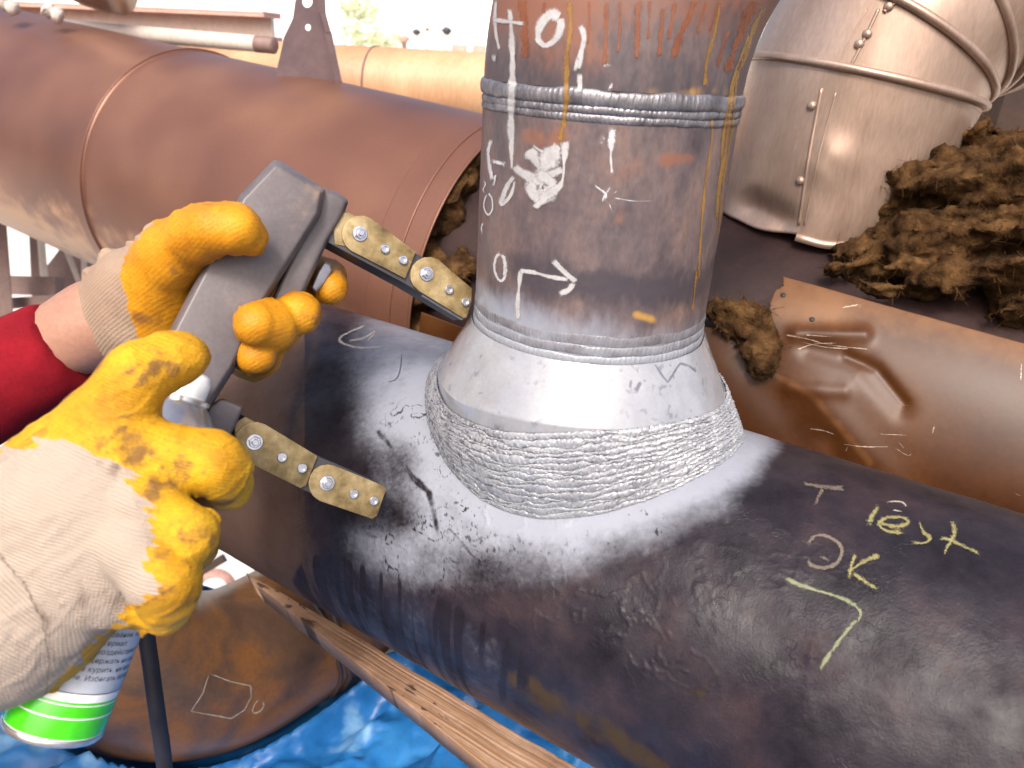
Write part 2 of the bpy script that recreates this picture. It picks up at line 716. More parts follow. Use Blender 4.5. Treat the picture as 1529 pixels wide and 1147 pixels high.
m_clad = mat('brown_sheet_cladding', [(0.3, (0.110, 0.047, 0.032)), (0.5, (0.158, 0.070, 0.046)), (0.72, (0.225, 0.110, 0.065))],
             scale=3, grit=0.25, detail=2.5, rough=(0.34, 0.46), metal=0.35, bump=0.12, bscale=120, bump_dist=0.001, over=[
    ('pale', (0.40, 0.22, 0.115), 0.4, 60, 0.2), ('scratch', (0.62, 0.50, 0.40), 0.3, 300, 0.3)])
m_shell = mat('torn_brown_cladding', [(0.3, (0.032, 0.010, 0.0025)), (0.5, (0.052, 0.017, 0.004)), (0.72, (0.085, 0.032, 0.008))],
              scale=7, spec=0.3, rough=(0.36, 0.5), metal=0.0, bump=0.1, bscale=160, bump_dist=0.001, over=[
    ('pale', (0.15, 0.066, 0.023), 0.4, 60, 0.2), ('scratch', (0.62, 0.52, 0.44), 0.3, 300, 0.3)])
m_silver = mat('aged_aluminium_cladding', [(0.3, (0.29, 0.20, 0.155)), (0.5, (0.38, 0.27, 0.21)), (0.72, (0.46, 0.34, 0.275))],
               scale=5, rough=(0.30, 0.46), metal=0.6, bump=0.08, bscale=120, bump_dist=0.001, stretch=(2.5, 2.5, 0.5))
m_bare = mat('dark_bare_pipe', [(0.3, (0.016, 0.009, 0.009)), (0.7, (0.036, 0.019, 0.018))], scale=10, spec=0.22, rough=(0.5, 0.65), bump=0.2, bscale=160)
m_wool = mat('brown_mineral_wool', [(0.32, (0.014, 0.007, 0.003)), (0.5, (0.068, 0.034, 0.013)), (0.70, (0.15, 0.080, 0.032))],
             scale=34, rough=(0.9, 1.0), bump=1.0, bscale=150, bump_dist=0.006, spec=0.1)
m_rust = mat('rusty_elbow_steel', [(0.30, (0.050, 0.030, 0.024)), (0.46, (0.105, 0.058, 0.036)), (0.58, (0.20, 0.085, 0.026)), (0.75, (0.17, 0.10, 0.066))],
             scale=8, rough=(0.26, 0.42), bump=0.2, bscale=200, bump_dist=0.001, distort=0.6)
m_rust2 = mat('orange_rusty_pipe', [(0.3, (0.34, 0.17, 0.09)), (0.6, (0.46, 0.26, 0.14)), (0.8, (0.50, 0.36, 0.22))], scale=4,
              rough=(0.5, 0.6), bump=0.1, stretch=(1.5, 1.5, 0.4))
m_brack = mat('violet_brown_primer', [(0.3, (0.085, 0.055, 0.062)), (0.7, (0.125, 0.080, 0.084))], scale=14, rough=(0.5, 0.6), bump=0.12)
m_steelfr = mat('brown_painted_steel', [(0.3, (0.10, 0.062, 0.055)), (0.7, (0.19, 0.12, 0.105))], scale=5, rough=(0.55, 0.65), bump=0.1)
m_pale = mat('pale_painted_steel', [(0.3, (0.42, 0.36, 0.32)), (0.7, (0.55, 0.48, 0.42))], scale=6, rough=(0.55, 0.65), bump=0.1)
m_redst = mat('faded_red_steel', [(0.3, (0.44, 0.24, 0.20)), (0.7, (0.55, 0.33, 0.27))], scale=6, rough=(0.55, 0.65), bump=0.1)
m_dark = mat('dark_brown_steel', [(0.3, (0.030, 0.017, 0.012)), (0.7, (0.060, 0.033, 0.022))], scale=8, rough=(0.5, 0.65), bump=0.15)
m_beige = mat('beige_panel', [(0.3, (0.33, 0.23, 0.16)), (0.7, (0.42, 0.30, 0.22))], scale=3, rough=(0.6, 0.7), bump=0.05)
m_wood = mat('weathered_timber', [(0.30, (0.16, 0.088, 0.052)), (0.5, (0.25, 0.145, 0.090)), (0.7, (0.34, 0.22, 0.15))], scale=9,
             rough=(0.65, 0.8), bump=0.5, bscale=90, bump_dist=0.0015, stretch=(1, 1, 1), over=[
    ('grain', (0.24, 0.135, 0.075), 0.8, 200, 0.25), ('knot', (0.045, 0.024, 0.016), 0.8, 90, 0.35)])
m_tarp = mat('blue_tarpaulin', [(0.3, (0.010, 0.10, 0.33)), (0.5, (0.017, 0.155, 0.44)), (0.72, (0.042, 0.23, 0.54))], scale=7, rough=(0.32, 0.45),
             bump=0.25, bscale=60, bump_dist=0.002, spec=0.55, over=[('lit_rub', (0.17, 0.37, 0.60), 0.5, 40, 0.4)])
m_ground = mat('bright_concrete', [(0.3, (0.55, 0.53, 0.49)), (0.7, (0.68, 0.66, 0.62))], scale=0.8, rough=(0.85, 0.95), bump=0.1, bscale=20)
m_earth = mat('dark_low_bounce_ground', [(0.3, (0.035, 0.030, 0.026)), (0.7, (0.075, 0.065, 0.055))], scale=6, rough=(0.85, 0.95), bump=0.4, bscale=60)
m_wallw = mat('white_render', [(0.3, (0.72, 0.72, 0.70)), (0.7, (0.80, 0.80, 0.78))], scale=1, rough=(0.8, 0.9), bump=0.0)
m_leaf = mat('shrub_leaves', [(0.3, (0.42, 0.46, 0.25)), (0.7, (0.60, 0.63, 0.42))], scale=3, rough=(0.6, 0.7), bump=0.0)
m_ybody = mat('grey_plastic_body', [(0.3, (0.080, 0.069, 0.074)), (0.55, (0.115, 0.099, 0.103)), (0.78, (0.17, 0.14, 0.13))], scale=18,
              rough=(0.36, 0.5), bump=0.14, bscale=260, bump_dist=0.0006, spec=0.45, over=[
    ('wear', (0.26, 0.17, 0.12), 0.6, 120, 0.4)])
m_brass = mat('worn_brass_plate', [(0.34, (0.10, 0.068, 0.028)), (0.5, (0.22, 0.16, 0.070)), (0.66, (0.32, 0.25, 0.13))], scale=42,
              rough=(0.42, 0.6), metal=0.35, bump=0.2, bscale=200, bump_dist=0.0005, grit=1.1)
m_core = mat('dark_laminated_core', [(0.3, (0.020, 0.019, 0.024)), (0.7, (0.045, 0.042, 0.050))], scale=20, rough=(0.4, 0.5), bump=0.2,
             bscale=300, bump_dist=0.0005)
m_lam = mat('bare_lamination_steel', [(0.3, (0.20, 0.20, 0.23)), (0.7, (0.32, 0.32, 0.35))], scale=40, rough=(0.35, 0.45), metal=0.5, bump=0.2,
            bscale=400, bump_dist=0.0005)
m_chrome = mat('zinc_bolt', [(0.3, (0.45, 0.45, 0.48)), (0.7, (0.66, 0.66, 0.69))], scale=60, rough=(0.2, 0.32), metal=0.9, bump=0.05)
m_hole = mat('dark_recess', [(0.3, (0.012, 0.012, 0.014)), (0.7, (0.02, 0.02, 0.022))], scale=30, rough=(0.6, 0.7), bump=0.0)
m_cord = mat('black_rubber_cord', [(0.3, (0.010, 0.008, 0.010)), (0.7, (0.020, 0.017, 0.020))], scale=30, rough=(0.42, 0.55), bump=0.1, bscale=200)
GLOVE_Y = [(0.28, (0.31, 0.14, 0.005)), (0.45, (0.49, 0.245, 0.008)), (0.72, (0.62, 0.36, 0.014))]
m_glove = mat('yellow_dipped_knit', GLOVE_Y, scale=26, rough=(0.55, 0.68), bump=0.75, bscale=420, bump_dist=0.0014, knit=(0.0021, 0.24), spec=0.28, grit=0.9, over=[
    ('dirt', (0.20, 0.10, 0.022), 0.65, 330, 0.42),
    ('white', (0.36, 0.295, 0.24), 0.85, 60, 0.02), ('grime', (0.15, 0.10, 0.078), 0.85, 160, 0.3)])
m_glove2 = mat('orange_yellow_dipped_glove', [(0.28, (0.29, 0.11, 0.004)), (0.45, (0.46, 0.19, 0.006)), (0.72, (0.57, 0.26, 0.010))], scale=24, grit=0.8,
               rough=(0.46, 0.6), bump=0.55, bscale=330, bump_dist=0.0012, knit=(0.0028, 0.2), spec=0.3, over=[
    ('dirt', (0.24, 0.105, 0.02), 0.55, 260, 0.42), ('white', (0.29, 0.21, 0.15), 0.85, 90, 0.02), ('grime', (0.26, 0.18, 0.13), 0.85, 160, 0.25)])
m_jacket = mat('red_jacket_cloth', [(0.3, (0.14, 0.0035, 0.009)), (0.7, (0.215, 0.006, 0.013))], scale=30, rough=(0.85, 0.95), bump=0.3, bscale=300, spec=0.15)
m_skin = mat('skin', [(0.3, (0.28, 0.145, 0.10)), (0.7, (0.34, 0.18, 0.125))], scale=20, rough=(0.5, 0.6), bump=0.1, bscale=200)
m_cloth = mat('dark_trousers', [(0.3, (0.02, 0.025, 0.05)), (0.7, (0.035, 0.04, 0.07))], scale=20, rough=(0.8, 0.9), bump=0.1)
m_hair = mat('dark_hair', [(0.3, (0.02, 0.014, 0.010)), (0.7, (0.035, 0.024, 0.018))], scale=40, rough=(0.5, 0.6), bump=0.3)
m_grey = mat('can_grey_panel', [(0.3, (0.36, 0.39, 0.45)), (0.7, (0.42, 0.45, 0.51))], scale=14, rough=(0.22, 0.3), bump=0.0, coat=0.4)
m_green = mat('can_green_band', [(0.3, (0.045, 0.46, 0.008)), (0.7, (0.06, 0.54, 0.012))], scale=14, rough=(0.2, 0.26), bump=0.0, coat=0.5)
m_white = mat('can_white', [(0.3, (0.76, 0.77, 0.77)), (0.7, (0.82, 0.82, 0.82))], scale=14, rough=(0.22, 0.3), bump=0.0, coat=0.4)
m_tin = mat('can_tinplate', [(0.3, (0.62, 0.60, 0.58)), (0.7, (0.74, 0.72, 0.70))], scale=30, rough=(0.2, 0.3), metal=0.85, bump=0.03)
m_print = mat('black_print', [(0.3, (0.02, 0.02, 0.03)), (0.7, (0.035, 0.035, 0.05))], scale=30, rough=(0.4, 0.5), bump=0.0)

# ------------------------------------------------------------------ ground and far background
GZ = -1.55
g = mk('ground', [(-300, -300, GZ), (300, -300, GZ), (300, 300, GZ), (-300, 300, GZ)], [(0, 1, 2, 3)], m_earth, smooth=False)  # unseen near ground, made dark to cut light bouncing up from below
g['kind'] = 'structure'
g = mk('concrete_yard', [(-120, .75, GZ + .004), (120, .75, GZ + .004), (120, 120, GZ + .004), (-120, 120, GZ + .004)], [(0, 1, 2, 3)], m_ground, smooth=False)
g['kind'] = 'structure'


def at(u, v, z):
    d = ray(u, v)
    return C + d * ((z - C[2]) / d[2])


def bush(u, v, d, w, h, label):
    c0 = P(u, v, d)
    n = 420
    q = rng.standard_normal((n, 3))
    q /= np.linalg.norm(q, axis=1)[:, None]
    q *= (rng.random(n) ** 0.4)[:, None]
    q = c0 + q * np.array([w, w, h]) * (1 + 0.35 * (vnoise(q + 5, 2.2, 4)[:, None] - 0.5))
    V, F = [], []
    s = 0.09 * w / 0.8
    for k in range(n):
        a, b = unit(rng.standard_normal(3)) * s, unit(rng.standard_normal(3)) * s * 0.6
        V += [q[k] - a, q[k] + b, q[k] + a, q[k] - b]
        F.append((4 * k, 4 * k + 1, 4 * k + 2, 4 * k + 3))
    r = thing('shrub', label, 'shrub', (c0[0], c0[1], GZ), 'sunlit shrubs far behind')
    mk('foliage', V, F, m_leaf, r, smooth=False)
    parts = []
    for k in range(4):
        e = c0 + np.array([rng.uniform(-.5, .5) * w, rng.uniform(-.5, .5) * w, -0.2 * h])
        parts.append(sweep(spline([[c0[0], c0[1], GZ], (np.array([c0[0], c0[1], GZ]) + e) / 2 + rng.normal(0, .05, 3), e], 6), np.linspace(.016, .006, 6), 6))
    mk('stem', *join(parts), m_dark, r)


bush(536, 16, 19, 0.62, 0.30, 'small pale green shrub highest up beside the steel bracket')
bush(540, 58, 17, 0.60, 0.38, 'sunlit yellow-green shrub right behind the steel bracket')
bush(575, 64, 16, 0.42, 0.26, 'low olive shrub to the right of the bracket and left of the posts')

for k, (u, v, d, h, r, lab) in enumerate([
        (622, 48, 12, 0.34, 0.10, 'dark round-headed valve post nearest the shrubs'),
        (638, 44, 12.4, 0.36, 0.06, 'thin grey valve post second from the shrubs'),
        (667, 46, 11.5, 0.46, 0.115, 'valve post with the largest dark round head'),
        (604, 58, 12.2, 0.20, 0.12, 'squat dark red valve post low beside the rear pipe')]):
    top = P(u, v, d)
    r = r * .62
    rt = thing('valve_post', lab, 'valve post', (top[0], top[1], GZ), 'valve posts far behind the rusty pipe')
    mk('post', *lathe([(0.045, GZ), (0.04, top[2] - 0.02)], np.array([top[0], top[1], 0]), Z, 12), m_steelfr if k == 3 else m_pale, rt)
    th = np.linspace(0, 2 * np.pi, 20)
    ring = top + np.stack([r * np.cos(th), 0 * th, r * np.sin(th)], -1)
    mk('valve_head', *join([lathe([(r * .35, -r * .9), (r * .8, -r * .6), (r, 0), (r * .8, r * .55), (r * .4, r * .8)], top, Z, 14),
                           lathe([(r * .3, -r * 1.2), (r * .3, r * 1.2)], top, np.array([1, 0, 0.]), 10)]),
       m_redst if k == 3 else m_core, rt)

for u, v, w, h, lab in [(686, 66, 0.10, 0.055, 'reddish block in the bright yard beside the posts'),
                        (716, 67, 0.09, 0.035, 'flatter reddish block in the bright yard next to the branch pipe')]:
    p = P(u, v, 10)
    o = tag(mk('masonry_block', *box((p[0], p[1], (p[2] + GZ) / 2), np.eye(3), (w, 0.1, (p[2] - GZ) / 2), 0.012), m_redst, smooth=False), lab, 'block',
            'red blocks in the yard')

# pale building that closes the yard
b0 = P(500, -40, 42)
bld = thing('pale_building', 'white sunlit building closing the yard behind the pipes', 'building', (b0[0], b0[1], GZ))
mk('wall', *box((b0[0], b0[1], 1.2), np.eye(3), (26, 3, 1.2 - GZ)), m_wallw, bld, smooth=False)
mk('roof', *box((b0[0], b0[1], 4.1), np.eye(3), (26.4, 3.4, 0.12)), m_wallw, bld, smooth=False)

A2_pre = np.array([0.86168405, -0.49961402, -0.08880553])
# rear orange rusty pipe behind the cladding
p1, p2 = P(430, 118, 2.15), P(770, 140, 2.0)
a_r = unit(p2 - p1)
rp = thing('rear_pipe', 'orange rusty horizontal pipe glowing behind the clad pipe', 'pipe', (p1 + p2) / 2 - [0, 0, .1])
mk('pipe', *lathe([(0.098, -2.8), (0.098, 2.4)], p1, a_r, 64), m_rust2, rp)
for s in (-1.5, -0.62, 0.28, 1.3):
    mk('weld_seam', *sweep([p1 + a_r * s + 0.0985 * (math.cos(t) * frame(a_r)[0] + math.sin(t) * frame(a_r)[1])
                            for t in np.linspace(0, 2 * np.pi, 40)], 0.003, 6, False), m_steelfr, rp)

# pale pipe end and faded red beam at the upper left
q1, q2 = P(130, 44, 2.02), P(409, 68, 1.90)
aq = unit(q2 - q1)
sp = thing('pale_pipe', 'slim pale pipe ending beside the steel bracket', 'pipe', (q1 + q2) / 2 - [0, 0, .05])
mk('pipe', *lathe([(0.020, -1.0), (0.020, np.linalg.norm(q2 - q1))], q1, aq, 32, (True, False)), m_pale, sp)
mk('end_cap', *lathe([(0.0206, np.linalg.norm(q2 - q1) - .05), (0.0206, np.linalg.norm(q2 - q1)), (0.016, np.linalg.norm(q2 - q1) + .004)], q1, aq, 32, (False, True)), m_steelfr, sp)
p1, p2 = P(90, 22, 3.0), P(408, 36, 2.9)
ab = unit(p2 - p1)
n1 = unit(np.cross(ab, Z))
n2 = np.cross(n1, ab)
Lb = np.linalg.norm(p2 - p1) / 2
mid = (p1 + p2) / 2
rb = thing('red_beam', 'faded red steel beam lying behind the pale pipe', 'beam', mid - n2 * 0.1)
for nm, c_, s_ in (('top_flange', mid + n2 * .030 - ab * .8, (Lb + .8, .075, .008)), ('web', mid - n2 * .012 - ab * .8, (Lb + .8, .008, .034)),
                   ('bottom_flange', mid - n2 * .056 - ab * .8, (Lb + .8, .075, .008))):
    mk(nm, *box(c_, (ab, n1, n2), s_, .003), m_redst if nm != 'web' else m_pale, rb, smooth=False)
# violet-brown steel bracket standing on the clad pipe
bk0 = P(455, 60, 1.42)
bn = unit(C - bk0 - Z * ((C - bk0) @ Z))
bk = thing('support_bracket', 'violet-brown steel bracket plate with two holes standing on top of the clad pipe', 'bracket', P(460, 112, 1.42))


def BP(u, v):
    return hitplane(u, v, bk0, bn)


bm = bmesh.new()
outer = [(418, 84), (424, 55), (437, 28), (441, 0), (441, -46), (478, -46), (480, 0), (482, 22), (491, 52), (503, 118), (506, 150), (412, 140), (414, 100)]
holes = [((459, 2), 7.5, 9.5), ((460, 41), 4, 5)]
vo = [bm.verts.new(tuple(BP(*q))) for q in outer]
ed = [bm.edges.new((vo[i], vo[(i + 1) % len(vo)])) for i in range(len(vo))]
for (cx, cy), rx, ry in holes:
    vh = [bm.verts.new(tuple(BP(cx + rx * math.cos(t), cy + ry * math.sin(t)))) for t in np.linspace(0, 2 * np.pi, 18, endpoint=False)]
    ed += [bm.edges.new((vh[i], vh[(i + 1) % 18])) for i in range(18)]
bmesh.ops.triangle_fill(bm, edges=ed, use_beauty=True)
ex = bmesh.ops.extrude_face_region(bm, geom=bm.faces[:])
for v in [e for e in ex['geom'] if isinstance(e, bmesh.types.BMVert)]:
    v.co -= Vector(bn * .016)
mk('plate', *bm_out(bm), m_brack, bk, smooth=False)
fl_ = [BP(478, -46), BP(481, 18), BP(490, 50), BP(505, 122), BP(508, 150)]
for a, b in zip(fl_[:-1], fl_[1:]):
    e_ = unit(b - a)
    s_ = np.cross(bn, e_)
    mk('flange', *box((a + b) / 2 - bn * .012, (e_, s_, bn), (np.linalg.norm(b - a) / 2 + .001, .0055, .034), .001), m_brack, bk, smooth=False)
# rounded aluminium elbow end at the very top left
pd = P(178, -52, 1.9)
du = thing('duct_elbow', 'rounded aluminium duct end at the top left corner', 'duct', pd - [0, 0, .12])
th = np.linspace(0, np.pi * 0.6, 12)
path = np.array([pd + np.array([-0.30, 0.1, 0.0]) * 0 + RT * (-0.18 * math.sin(t)) + Z * (0.19 * (1 - math.cos(t))) for t in th])
mk('duct', *sweep(path, np.linspace(0.115, 0.118, 12), 40), m_silver, du)
mk('rim_bead', *sweep([pd + Z * .0 + 0.113 * (math.cos(t) * RT + math.sin(t) * unit(np.cross(RT, Z))) for t in np.linspace(0, 2 * np.pi, 48)], .006, 8, False), m_silver, du)
for u, v, d, r, lab in [(12, 8, 1.7, .016, 'crumpled scrap of foil at the top left corner on the clad pipe'),
                        (78, 20, 1.66, .014, 'grey twist of tie wire lying on top of the clad pipe')]:
    pts = [P(u - 12, v - 6, d), P(u - 3, v - 3, d), P(u + 4, v + 1, d), P(u + 14, v + 7, d)]
    V, F = sweep(spline(pts, 30), r * (0.5 + 0.6 * np.abs(np.sin(np.linspace(0.3, 6.0, 30)))), 14)
    tag(mk('scrap', V + (fbm(V, 70, 3, int(u))[:, None] - .5) * np.array([.012, .012, .022]), F, m_pale), lab, 'scrap')

# steel frame far left under the clad pipe
fr0 = P(60, 470, 2.9)
sf = thing('pipe_support', 'brown steel support standing under the clad pipe at far left', 'pipe support', (fr0[0], fr0[1], GZ))


def bar(u1, v1, d1, u2, v2, d2, w, t, m, name, parent):
    a, b = P(u1, v1, d1), P(u2, v2, d2)
    e = unit(b - a)
    n = unit((C - (a + b) / 2) - e * ((C - (a + b) / 2) @ e))
    s = np.cross(n, e)
    return mk(name, *box((a + b) / 2, (e, s, n), (np.linalg.norm(b - a) / 2, w, t), 0.004), m, parent, smooth=False)


bar(-4, 300, 2.6, 52, 1036, 2.6, .022, .03, m_steelfr, 'post', sf)
bar(52, 340, 3.1, 77, 884, 3.1, .022, .03, m_steelfr, 'post', sf)
bar(60, 340, 2.9, 109, 938, 2.9, .013, .02, m_pale, 'post', sf)
bar(124, 360, 2.9, 146, 938, 2.9, .010, .02, m_pale, 'post', sf)
bar(98, 370, 2.9, 124, 436, 2.9, .010, .015, m_pale, 'brace', sf)
bar(-30, 424, 2.8, 90, 428, 2.8, .035, .03, m_steelfr, 'crossbeam', sf)
bar(-30, 456, 2.7, 90, 448, 2.7, .020, .03, m_steelfr, 'crossbeam', sf)
bar(85, 380, 3.3, 150, 420, 3.3, .15, .01, m_steelfr, 'web_plate', sf)

# red-rimmed white disc glimpsed below the main pipe
pc = P(318, 884, 2.5)
dn = unit(C - pc + np.array([0, 0, .8]))
rd = thing('round_sign', 'red-rimmed white round sign glimpsed below the main pipe', 'sign', pc - [0, 0, .1])
mk('rim', *lathe([(0.048, .0), (0.076, .0), (0.076, .012), (0.048, .012)], pc, dn, 40, (False, False)), m_redst, rd)
mk('face', *lathe([(0.0001, 0.004), (0.048, .004)], pc, dn, 40, (False, False)), m_wallw, rd)
tag(bar(240, 888, 2.3, 335, 833, 2.3, .013, .013, m_dark, 'steel_bar', None), 'thin brown bar slanting above the red-rimmed sign', 'bar')

# ------------------------------------------------------------------ insulated background pipe
A2 = np.array([0.86168405, -0.49961402, -0.08880553])
O2 = np.array([0.2677254, 0.43054382, 0.07912077])
E2b = unit(Z - A2 * A2[2])
E1b = np.cross(E2b, A2)


def cyl2(x, deg, r):
    t = np.radians(deg)
    x, t, r = np.broadcast_arrays(np.asarray(x, float), t, np.asarray(r, float))
    return O2 + x[..., None] * A2 + r[..., None] * (np.cos(t)[..., None] * E1b + np.sin(t)[..., None] * E2b)


ip = thing('insulated_pipe', 'large brown sheet-clad insulated pipe with its cladding torn open behind the branch', 'pipe', O2 - [0, 0, .3])
xs = np.concatenate([np.linspace(-4.5, -1.6, 20), np.linspace(-1.55, -.425, 190)])
ts = np.linspace(0, 360, 300, endpoint=False)
XX, TT = np.meshgrid(xs, ts, indexing='ij')
base = cyl2(XX, TT, 0.28).reshape(-1, 3)
rr = 0.28 + 0.0022 * (fbm(base, 2.2, 2, 2).reshape(XX.shape) - .5)
rr += 0.004 * np.exp(-((XX + .52) / .03) ** 2) * 0
V = cyl2(XX, TT, rr).reshape(-1, 3)
streak = fbm(np.stack([XX.ravel() * 3, 0 * XX.ravel(), np.radians(TT.ravel()) * 60], -1) * 0.1 + np.stack([XX.ravel() * 22, 0 * XX.ravel(), TT.ravel() * 0.02], -1), 1.0, 4, 8)
low = sstep(165, 215, TT.ravel()) * (TT.ravel() < 300)  # paler underside paints in the reflection of the bright yard
mk('cladding', V, gridF(len(xs), 300, False, True)[:, ::-1], m_clad, ip,
   attrs={'pale': low * streak * 1.3, 'scratch': np.zeros(len(V))})
# lap seam and end collar with its swaged bead
for x0, w, nm, mm_ in ((-1.283, .020, 'lap_band', m_clad), (-0.465, .045, 'end_collar', m_clad)):
    xs2 = np.array([x0 - w, x0 - w + .004, x0 + w - .004, x0 + w])
    X2, T2 = np.meshgrid(xs2, ts, indexing='ij')
    R2 = np.array([.2795, .2830, .2830, .2795])[:, None] + 0 * T2
    mk(nm, cyl2(X2, T2, R2).reshape(-1, 3), gridF(4, 300, False, True)[:, ::-1], mm_, ip, attrs={'pale': np.full(X2.size, .12), 'scratch': np.zeros(X2.size)}, flat_angle=40)
for x0, nm in ((-1.268, 'lap_bead'), (-.458, 'end_bead'), (-.418, 'edge_roll')):
    pts = cyl2(np.full(121, x0), np.linspace(0, 360, 121), .2835)
    vv, ff = sweep(pts, .0019, 8, False)
    mk(nm, vv, ff, m_clad, ip, attrs={'pale': np.full(len(vv), .0), 'scratch': np.zeros(len(vv))})
# bare steel pipe inside
mk('bare_pipe', *lathe([(0.234, -4.5), (0.234, 2.2)], O2, A2, 160, (False, False)), m_bare, ip)
# insulation seen in the open end
tq = np.linspace(0, 2 * np.pi, 260, endpoint=False)
rq = np.linspace(.222, .277, 14)
RQ, TQ = np.meshgrid(rq, tq, indexing='ij')
b3 = cyl2(-.43 + 0 * RQ, np.degrees(TQ), RQ).reshape(-1, 3)
off = (fbm(b3, 26, 4, 3) - .35) * 0.10
off[(RQ.ravel() > .274)] = 0
mk('insulation', b3 + A2 * off[:, None], gridF(14, 260, False, True), m_wool, ip)
# torn half shell to the right
xs3 = np.concatenate([np.linspace(-.40, .62, 640), np.linspace(.65, 1.9, 30)])
ds3 = np.concatenate([np.linspace(134.5, 188, 230), np.linspace(190, 330, 40)])
X3, D3 = np.meshgrid(xs3, ds3, indexing='ij')
b3 = cyl2(X3, D3, .28).reshape(-1, 3)
pu, pv, pz = proj(b3)
r3 = 0.28 + 0.004 * (fbm(b3, 4, 3, 5) - .5)
front = (D3.ravel() < 215)


def dent(line, w, a):
    d, _ = pdist(pu, pv, line)
    return a * np.exp(-(d / w) ** 2) * front


r3 += dent([(1210, 520), (1290, 545), (1345, 610)], 18, -.0042)
r3 += dent([(1265, 530), (1310, 550), (1350, 600)], 8, -.003)
r3 += dent([(1150, 560), (1215, 590), (1270, 650), (1330, 720)], 26, .0035)
r3 += dent([(1180, 580), (1260, 585)], 12, .003)
r3 += dent([(1240, 660), (1255, 720)], 18, -.003)
r3 += dent([(1190, 500), (1290, 500)], 12, .005)
r3 += dent([(1140, 540), (1190, 640)], 40, -.006)
V3 = cyl2(X3, D3, r3.reshape(X3.shape)).reshape(-1, 3)
F3 = gridF(len(xs3), len(ds3))[:, ::-1]
# cut-out: nothing above the notch, ragged
dn1, sg1 = pdist(pu, pv, [(560, 640), (700, 640), (1000, 560), (1050, 487), (1085, 492), (1112, 502), (1122, 530), (1130, 543), (1152, 542), (1163, 520), (1160, 498), (1146, 484), (1148, 455), (1158, 432), (1180, 421)])
keep = ~((sg1 < 0) & (pu < 1168) & front & (D3.ravel() < 176))
F3 = F3[keep[F3].all(1)]
used = np.zeros(len(V3), bool)
used[F3.ravel()] = True
rem = np.cumsum(used) - 1
d_s = np.full(len(V3), 9.0)
scr = np.zeros(len(V3))
for ln, w_ in [([(1172, 500), (1240, 515), (1300, 522)], 1.6), ([(1190, 522), (1250, 512)], 1.4), ([(1195, 510), (1270, 521)], 1.0),
               ([(1258, 663), (1290, 667), (1330, 667)], 1.8), ([(1335, 668), (1355, 680), (1362, 676)], 1.6), ([(1310, 648), (1355, 650)], 1.3),
               ([(1208, 640), (1250, 650)], 1.3), ([(1255, 460), (1285, 455)], 1.4), ([(1392, 650), (1396, 630)], 1.4), ([(1295, 497), (1300, 493)], 1.6)]:
    dd, _ = pdist(pu, pv, ln)
    scr = np.maximum(scr, np.exp(-(dd / w_) ** 2) * front)
pale = (sstep(150, 134.5, D3.ravel()) * .55 + dent([(1160, 560), (1215, 592), (1300, 690)], 10, .45) + dent([(1165, 470), (1240, 470)], 26, .4)) * front
pale = np.where(dent([(1195, 540), (1230, 545)], 12, 1.0) > .3, 0.0, pale)
sh = mk('torn_cladding', V3[used], rem[F3], m_shell, ip, attrs={'pale': pale[used], 'scratch': np.zeros(used.sum())})
sh['label'] = 'dented brown cladding sheet torn open along its top edge'
sm = sh.modifiers.new('thickness', 'SOLIDIFY')
sm.thickness = 0.0025
sm.offset = -1
S_sh = Surf(V3, F3)
for w_, ln in [(3.2, [(1172, 500), (1205, 506), (1240, 515), (1300, 522)]), (2.6, [(1190, 522), (1215, 514), (1250, 512)]), (2.0, [(1195, 510), (1230, 518), (1270, 521)]),
               (1.6, [(1200, 500), (1245, 503)]), (3.4, [(1258, 663), (1290, 667), (1330, 667)]), (2.6, [(1335, 668), (1355, 680), (1362, 676)]), (2.0, [(1310, 648), (1355, 650)]),
               (1.8, [(1340, 658), (1352, 672)]), (2.0, [(1208, 640), (1230, 643), (1250, 650)]), (2.4, [(1255, 460), (1285, 455)]), (2.0, [(1282, 463), (1286, 454)]),
               (2.0, [(1392, 650), (1396, 630)]), (2.6, [(1295, 497), (1300, 493)]), (1.6, [(1345, 605), (1362, 606)]), (1.6, [(1510, 735), (1529, 742)]), (1.4, [(1525, 540), (1524, 570)]),
               (1.4, [(1262, 676), (1268, 664)]), (1.6, [(1152, 598), (1163, 599)])]:
    strokes('scratch', S_sh, [(w_ * .7, ln)], m_scr, ip, jit=.5)
for x0, dg in ((.093, 139.5), (.135, 143.5)):
    p = cyl2(x0, dg, .2805)
    n = unit(p - O2 - A2 * ((p - O2) @ A2))
    mk('rivet_hole', *lathe([(.0001, .0012), (.0030, .0009), (.0034, 0)], p, n, 10, (False, False)), m_hole, ip)


